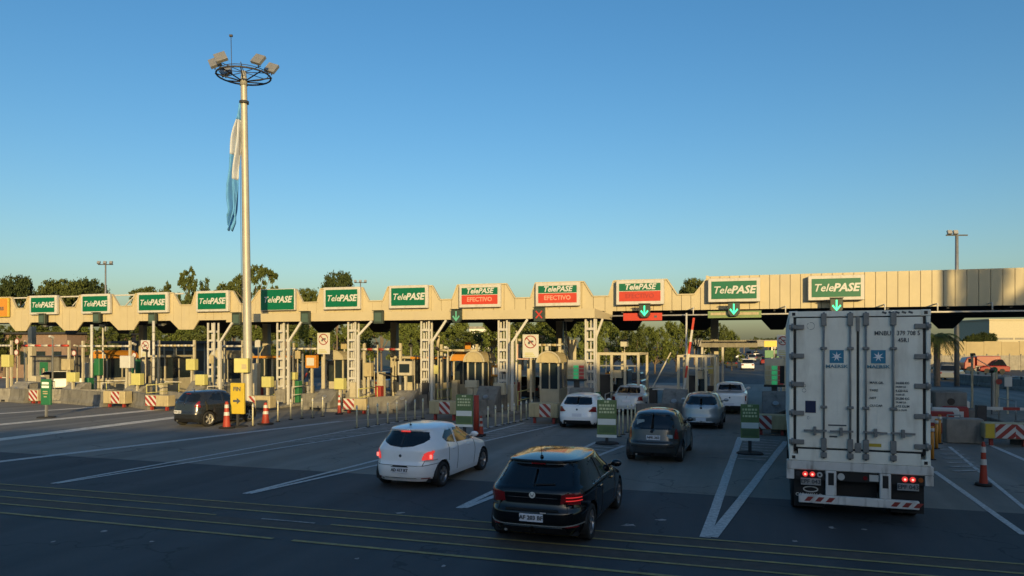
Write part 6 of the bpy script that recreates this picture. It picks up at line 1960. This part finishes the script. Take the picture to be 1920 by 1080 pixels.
# ------------------------------------------------------------------ poles far off
def light_pole(px, ytop, Y, label, wd=.28, heads=1, ybase=None):
    X = (px - 960) / FL * Y; z1 = H + (HY - ytop) * Y / FL
    r = thing('light_pole', label, 'light pole', (X, Y, 0))
    b = MB(); b.cyl((0, 0, 0), (0, 0, z1), wd / 2, wd * .3, seg=10); b.build('pole', M['steel'], r)
    b = MB(); b.bar((-.9, 0, z1), (.9, 0, z1), .1, .1); b.build('crossarm', M['dark'], r)
    hs = (-.7, -.2) if heads == 1 else (-.75, .75, 0)
    for x in hs:
        b = MB(); b.box((x, -.15, z1 + .22), (.36, .2, .32), rx=R(-20)); b.build('lamp_head', M['steel'], r)
light_pole(1794, 441, 62, 'tall light pole rising above the canopy right of the truck', wd=.42)
light_pole(198, 496, 90, 'slim twin-lamp pole behind the second green board', heads=2, wd=.3)
light_pole(676, 530, 110, 'very small lamp pole between the sixth and seventh green boards', heads=2, wd=.25)

# ------------------------------------------------------------------ buildings and walls beyond
def px2x(px, Y): return (px - 960) / FL * Y
def block(name, label, cat, px0, px1, Y, z0, z1, depth, m, rz=0):
    x0, x1 = px2x(px0, Y), px2x(px1, Y)
    r = thing(name, label, cat, ((x0 + x1) / 2, Y, 0), rz)
    h = (x1 - x0) / 2
    b = MB(); b.bbox(-h, h, 0, depth, z0, z1); b.build('wall', M[m], r)
    return r, h
r, h = block('service_building', 'low dark-roofed building with blue cladding behind the tall banded pole', 'building', 205, 412, 72, 0, 3.6, 8, 'bluewall', R(-18))
b = MB(); b.bbox(-h - .5, h + .5, -1.2, 9, 3.6, 3.85); b.build('roof', M['dark'], r)
for k in range(9):
    x = -h + .6 + k * (2 * h - 1.2) / 8
    b = MB(); b.bbox(x - .06, x + .06, -.06, -.001, 0, 3.6); b.build('pillar', M['cream'], r)
    if k < 8:
        b = MB(); b.bbox(x + .15, x + 1.05, -.03, -.001, 1.0, 2.9); b.build('window', M['boothglass'], r)
r, h = block('service_building', 'brown-pink low building at far left behind the red height bar', 'building', -60, 150, 78, 0, 4.6, 9, 'brick', R(-18))
b = MB(); b.bbox(-h - .3, h + .3, -.4, 9.3, 4.6, 4.8); b.build('roof', M['dark'], r)
for k in range(5):
    b = MB(); b.bbox(-h + 1 + k * 2.2, -h + 2.3 + k * 2.2, -.03, -.001, 1.4, 2.8); b.build('window', M['boothglass'], r)
r, h = block('container_cabin', 'dark green cabin behind the white car at far left', 'cabin', 52, 118, 58, 0, 2.5, 3, 'concrete_d', R(-18))
b = MB(); b.bbox(-h - .1, h + .1, -.1, 3.1, 2.5, 2.6); b.build('roof', M['dark'], r)
b = MB(); b.bbox(-h * .4, h * .2, -.03, -.001, .1, 2.1); b.build('door', M['cabgreen'], r)
r, h = block('pale_building', 'pale building glimpsed between trees left of the arched booth', 'building', 880, 935, 120, 0, 6.2, 8, 'signwhite')
b = MB(); b.bbox(-h - .3, h + .3, -.3, 8.3, 6.2, 6.5); b.build('roof', M['concrete'], r)
r, h = block('pale_building', 'cream flat building at the right edge above the sand-coloured wall', 'building', 1855, 2010, 150, 0, 8.55, 12, 'buildcream')
b = MB(); b.bbox(-h - .2, h + .2, -.2, 12.2, 8.55, 8.8); b.build('parapet', M['buildcream'], r)
for k in range(4):
    b = MB(); b.bbox(-h + 1 + k * 4.2, -h + 4.8 + k * 4.2, -.05, -.001, 4.6, 5.0); b.build('louvre', M['concrete'], r)
# sand wall and fence on the right
x0, x1 = px2x(1745, 125), px2x(2050, 125)
r = thing('boundary_wall', 'long sand-coloured wall above the fence on the right', 'wall', (x0, 125, 0), 0)
k = 0; x = 0
while x < x1 - x0:
    b = MB(); b.bbox(x + .02, x + 2.98, 0, .3, 0, 4.05 + .08 * (k % 2)); b.build('wall_panel', M['wallsand'], r); x += 3; k += 1
x0, x1 = px2x(1745, 98), px2x(2010, 98)
r = thing('palisade_fence', 'grey palisade fence in front of the sand wall', 'fence', (x0, 98, 0), 0)
x = 0
while x < x1 - x0:
    b = MB(); b.bbox(x - .06, x + .06, 0, .12, 0, 2.3); b.build('post', M['concrete'], r)
    b = MB(); b.bbox(x + .08, x + 1.42, .03, .06, .15, 2.1); b.build('slatted_panel', M['concrete'], r); x += 1.5
def guardrail(a, b_, label):
    d = (b_ - a); L = d.length; rz = math.atan2(d.y, d.x)
    r = thing('guard_rail', label, 'guard rail', a, rz, 'steel guard rails beyond the toll')
    n = int(L / 2.5)
    for k in range(n):
        b = MB(); x0_, x1_ = k * L / n, (k + 1) * L / n
        b.prismx([(0, .45), (-.06, .52), (0, .6), (-.06, .68), (0, .76), (.02, .76), (.02, .45)], x0_ + .01, x1_ - .01); b.build('rail', M['steel'], r)
        b = MB(); b.bbox(x0_ - .05, x0_ + .05, .03, .12, 0, .78); b.build('post', M['dark'], r)
guardrail(W(34.2, 12), W(34.2, 70), 'steel guard rail leading away at the right edge')
guardrail(Vector((px2x(1790, 70), 70, 0)), Vector((px2x(1990, 60), 60, 0)), 'steel guard rail in front of the red lorry')
wall_run(Vector((px2x(1795, 66), 66, 0)), Vector((px2x(2000, 50), 50, 0)), .85, 'dark median wall below the red lorry', seg=4)
# overpass ahead
Y = 235; x0, x1 = px2x(1300, Y), px2x(1540, Y)
r = thing('overpass', 'concrete overpass crossing the road far ahead', 'bridge', ((x0 + x1) / 2, Y, 0))
h = (x1 - x0) / 2
b = MB(); b.bbox(-h, h, 0, 9, 3.1, 4.4); b.build('deck', M['concrete'], r)
b = MB(); b.bbox(-h, h, -.05, .05, 4.4, 5.2); b.build('parapet', M['concrete'], r)
for x in (-h * .8, -h * .3, h * .35, h * .8):
    b = MB(); b.bbox(x - .5, x + .5, .5, 8, 0, 3.1); b.build('pier', M['concrete'], r)
# overhead sign far right lane
p = (px2x(1448, 110), 110, 0)
r = thing('overhead_sign', 'yellow overhead sign above a green one beyond the toll', 'sign', p)
b = MB(); b.bbox(-1.2, 1.2, 0, .1, 3.2, 4.1); b.build('yellow_board', M['yellow'], r)
b = MB(); b.bbox(-1.1, 1.0, 0, .1, 1.6, 2.7); b.build('green_board', M['cabgreen'], r)
b = MB(); b.bbox(-.08, .08, .11, .25, 0, 4.1); b.build('post', M['steel'], r)
p = W(tpx(1345, 6), 6)
r = thing('frame_gantry', 'thin grey frame gantry right of the second equipment cage', 'steel frame', p, RZ)
b = MB(); b.bbox(-.9, 2.2, 0, .12, 3.30, 3.7); b.build('beam', M['concrete'], r)
for x in (-.85, .3):
    b = MB(); b.bbox(x - .06, x + .06, 0, .12, .004, 3.3); b.build('post', M['white'], r)

# ------------------------------------------------------------------ distant vehicles
def far_car(p, rz, m, label, L=4.1, W_=.86, h=1.45, kind='car', front=False, group='vehicles on the road beyond the toll'):
    r = thing('distant_' + kind, label, kind, p, rz, group)
    b = MB(); b.prismx([(0, .25), (0, .85), (.3, .95), (L - 1.1, .95), (L - .1, .75), (L, .3)], -W_, W_); b.build('body', M.get(m) or MATS[m], r, bevel=.08)
    b = MB(); top = [(.25, .951), (.7, h), (L - 2.0, h), (L - 1.2, .951)]
    b.prismx(top, -W_ * .84, W_ * .84); b.build('cabin', M['glass'], r, bevel=.06)
    b = MB(); b.bbox(-W_ * .78, W_ * .78, .75, L - 2.05, h - .01, h + .03); b.build('roof', M.get(m) or MATS[m], r, bevel=.02)
    for y in (.8, L - .8):
        for sx in (-1, 1):
            b = MB(); b.cyl((sx * (W_ - .18), y, .3), (sx * (W_ + .02), y, .3), .3, seg=14); b.build('wheel', M['rubber'], r)
    for sx in (-1, 1):
        b = MB(); b.bbox(sx * W_ * .6, sx * W_ * .95, -.02, .05, .65, .82); b.build('tail_lamp', M['lampred'], r)
        b = MB(); b.bbox(sx * W_ * .6, sx * W_ * .95, L - .06, L + .01, .6, .72); b.build('headlight', M['lampclear'], r)
fars = [(1402, 694, 'white_paint_car', 'small white car in mid road beyond the toll, nearest of the far cars'), (1392, 681, 'silver_paint', 'silver car just behind the nearest far car'), (1372, 690, 'dark_grey_paint', 'dark car on the left of the far road'),
        (1358, 686, 'black_blue_paint', 'black car at the left kerb of the far road'), (1410, 678, 'silver_paint', 'far silver car in the right file'), (1386, 672, 'white_paint_car', 'white far van-like car higher up the left file'), (1404, 667, 'dark_grey_paint', 'tiny dark car before the overpass'), (1424, 676, 'dark_grey_paint', 'dark far car right of the silver one'),
        (1436, 684, 'truck_red', 'reddish far car on the right of the road'), (1418, 668, 'white_paint_car', 'tiny white car beneath the overpass')]
for px, py, m, lb in fars: far_car(G(px, py), R(-16), m, lb)
far_car(W(tpx(62, 2.8), 2.8), R(-60), 'white_paint_car', 'white car parked behind the green totem at far left', L=4.2, group='cars already inside the toll lanes')
far_car(W(tpx(428, 6), 6), R(-20), 'white_paint_car', 'silver-white car passing between first column and mast', group='cars already inside the toll lanes')
far_car(W(tpx(850, 6), 6), R(-20), 'dark_grey_paint', 'dark car inside the lane left of the arched booth', group='cars already inside the toll lanes')
far_car(W(tpx(690, 9), 9), R(-18), 'silver_paint', 'silver car beyond the third lattice column', group='cars already inside the toll lanes')
far_car(W(tpx(985, 5), 5), R(-18), 'dark_grey_paint', 'dark car below the largest crossed-circle board', group='cars already inside the toll lanes')
far_car(W(tpx(1180, 14), 14), R(-18), 'black_blue_paint', 'black car leaving the toll behind the saloon', group='cars already inside the toll lanes')
far_car((px2x(1777, 72), 72, 0), R(-40), 'silver_paint', 'silver car on the road right of the truck, below the palm')
p = (px2x(1842, 92), 92, 0)
r = thing('red_lorry', 'bright red lorry beyond the guard rail on the right', 'lorry', p, R(75), None)
b = MB(); b.bbox(-1.2, 1.2, -1.6, 1.0, .9, 2.1); b.build('cargo_box', M['truckred'], r, bevel=.05)
b = MB(); b.prismx([(1.1, .5), (1.1, 2.0), (2.0, 1.9), (2.3, 1.3), (2.35, .5)], -1.1, 1.1); b.build('cab', M['truckred'], r, bevel=.08)
b = MB(); b.bbox(-1.12, 1.12, 1.6, 1.9, 1.3, 1.8); b.build('cab_window', M['glass'], r)
for y in (-1.0, 1.7):
    for sx in (-1, 1):
        b = MB(); b.cyl((sx * .9, y, .42), (sx * 1.2, y, .42), .42, seg=16); b.build('wheel', M['rubber'], r)
far_car((px2x(1890, 90), 90, 0), R(70), 'truck_red', 'red and white vehicle right of the red lorry', L=3.2, h=1.7)

# ------------------------------------------------------------------ behind the camera: blocks added to throw the evening shade; trees and lamp post
def behind(x0, x1, y, h, label, m='concrete', depth=14):  # unseen block, its height set by where its shadow should end
    r = thing('shade_block', label, 'building', ((x0 + x1) / 2, y, 0))
    w_ = (x1 - x0) / 2
    b = MB(); b.bbox(-w_, w_, -depth, 0, 0, h); b.build('wall', M[m], r)
    b = MB(); b.bbox(-w_ - .2, w_ + .2, -depth - .2, .2, h, h + .3); b.build('parapet', M['concrete'], r)
    k = -w_ + 2
    while k < w_ - 3:
        for z in np.arange(1.2, h - 2.0, 3.2):
            b = MB(); b.bbox(k, k + 1.8, .001, .05, z, z + 1.5); b.build('window', M['glass'], r)
        k += 4
behind(-95, -8.2, -32, 10.0, 'long low grey shade-casting block added behind the viewer on the left', 'concrete')
behind(-8, 2.8, -32, 10.8, 'slightly taller pinkish shade-casting block added behind the viewer', 'brick')
behind(3, 9.8, -32, 12.2, 'narrow grey shade-casting block added behind the viewer between two larger blocks', 'concrete')
behind(10, 23.8, -32, 14.4, 'three-storey pinkish shade-casting block added behind the viewer', 'brick')
behind(24, 70, -32, 15.8, 'four-storey grey shade-casting block added behind the viewer on the right', 'concrete')
for k, (x, y, hh, ww) in enumerate(((34, -26, 19.5, 9), (39, -27, 23, 13), (47, -28, 24, 13), (55, -26, 24, 13))):
    r = thing('tree', f'{ORD[k]} tall street tree from the left behind the viewer, beside the grey block', 'tree', (x, y, 0), 0, 'street trees behind the viewer')
    for nm, me in zip(('trunk', 'crown'), PROTO['dense']):
        o = bpy.data.objects.new(nm, me); col.objects.link(o); o.parent = r; o.scale = (ww, ww, hh)
r = thing('light_pole', 'thick lamp post beside the road right of and behind the viewer', 'light pole', (25.6, 4, 0))
b = MB(); b.cyl((0, 0, 0), (0, 0, 13), .2, .17, seg=12); b.build('pole', M['steel'], r)
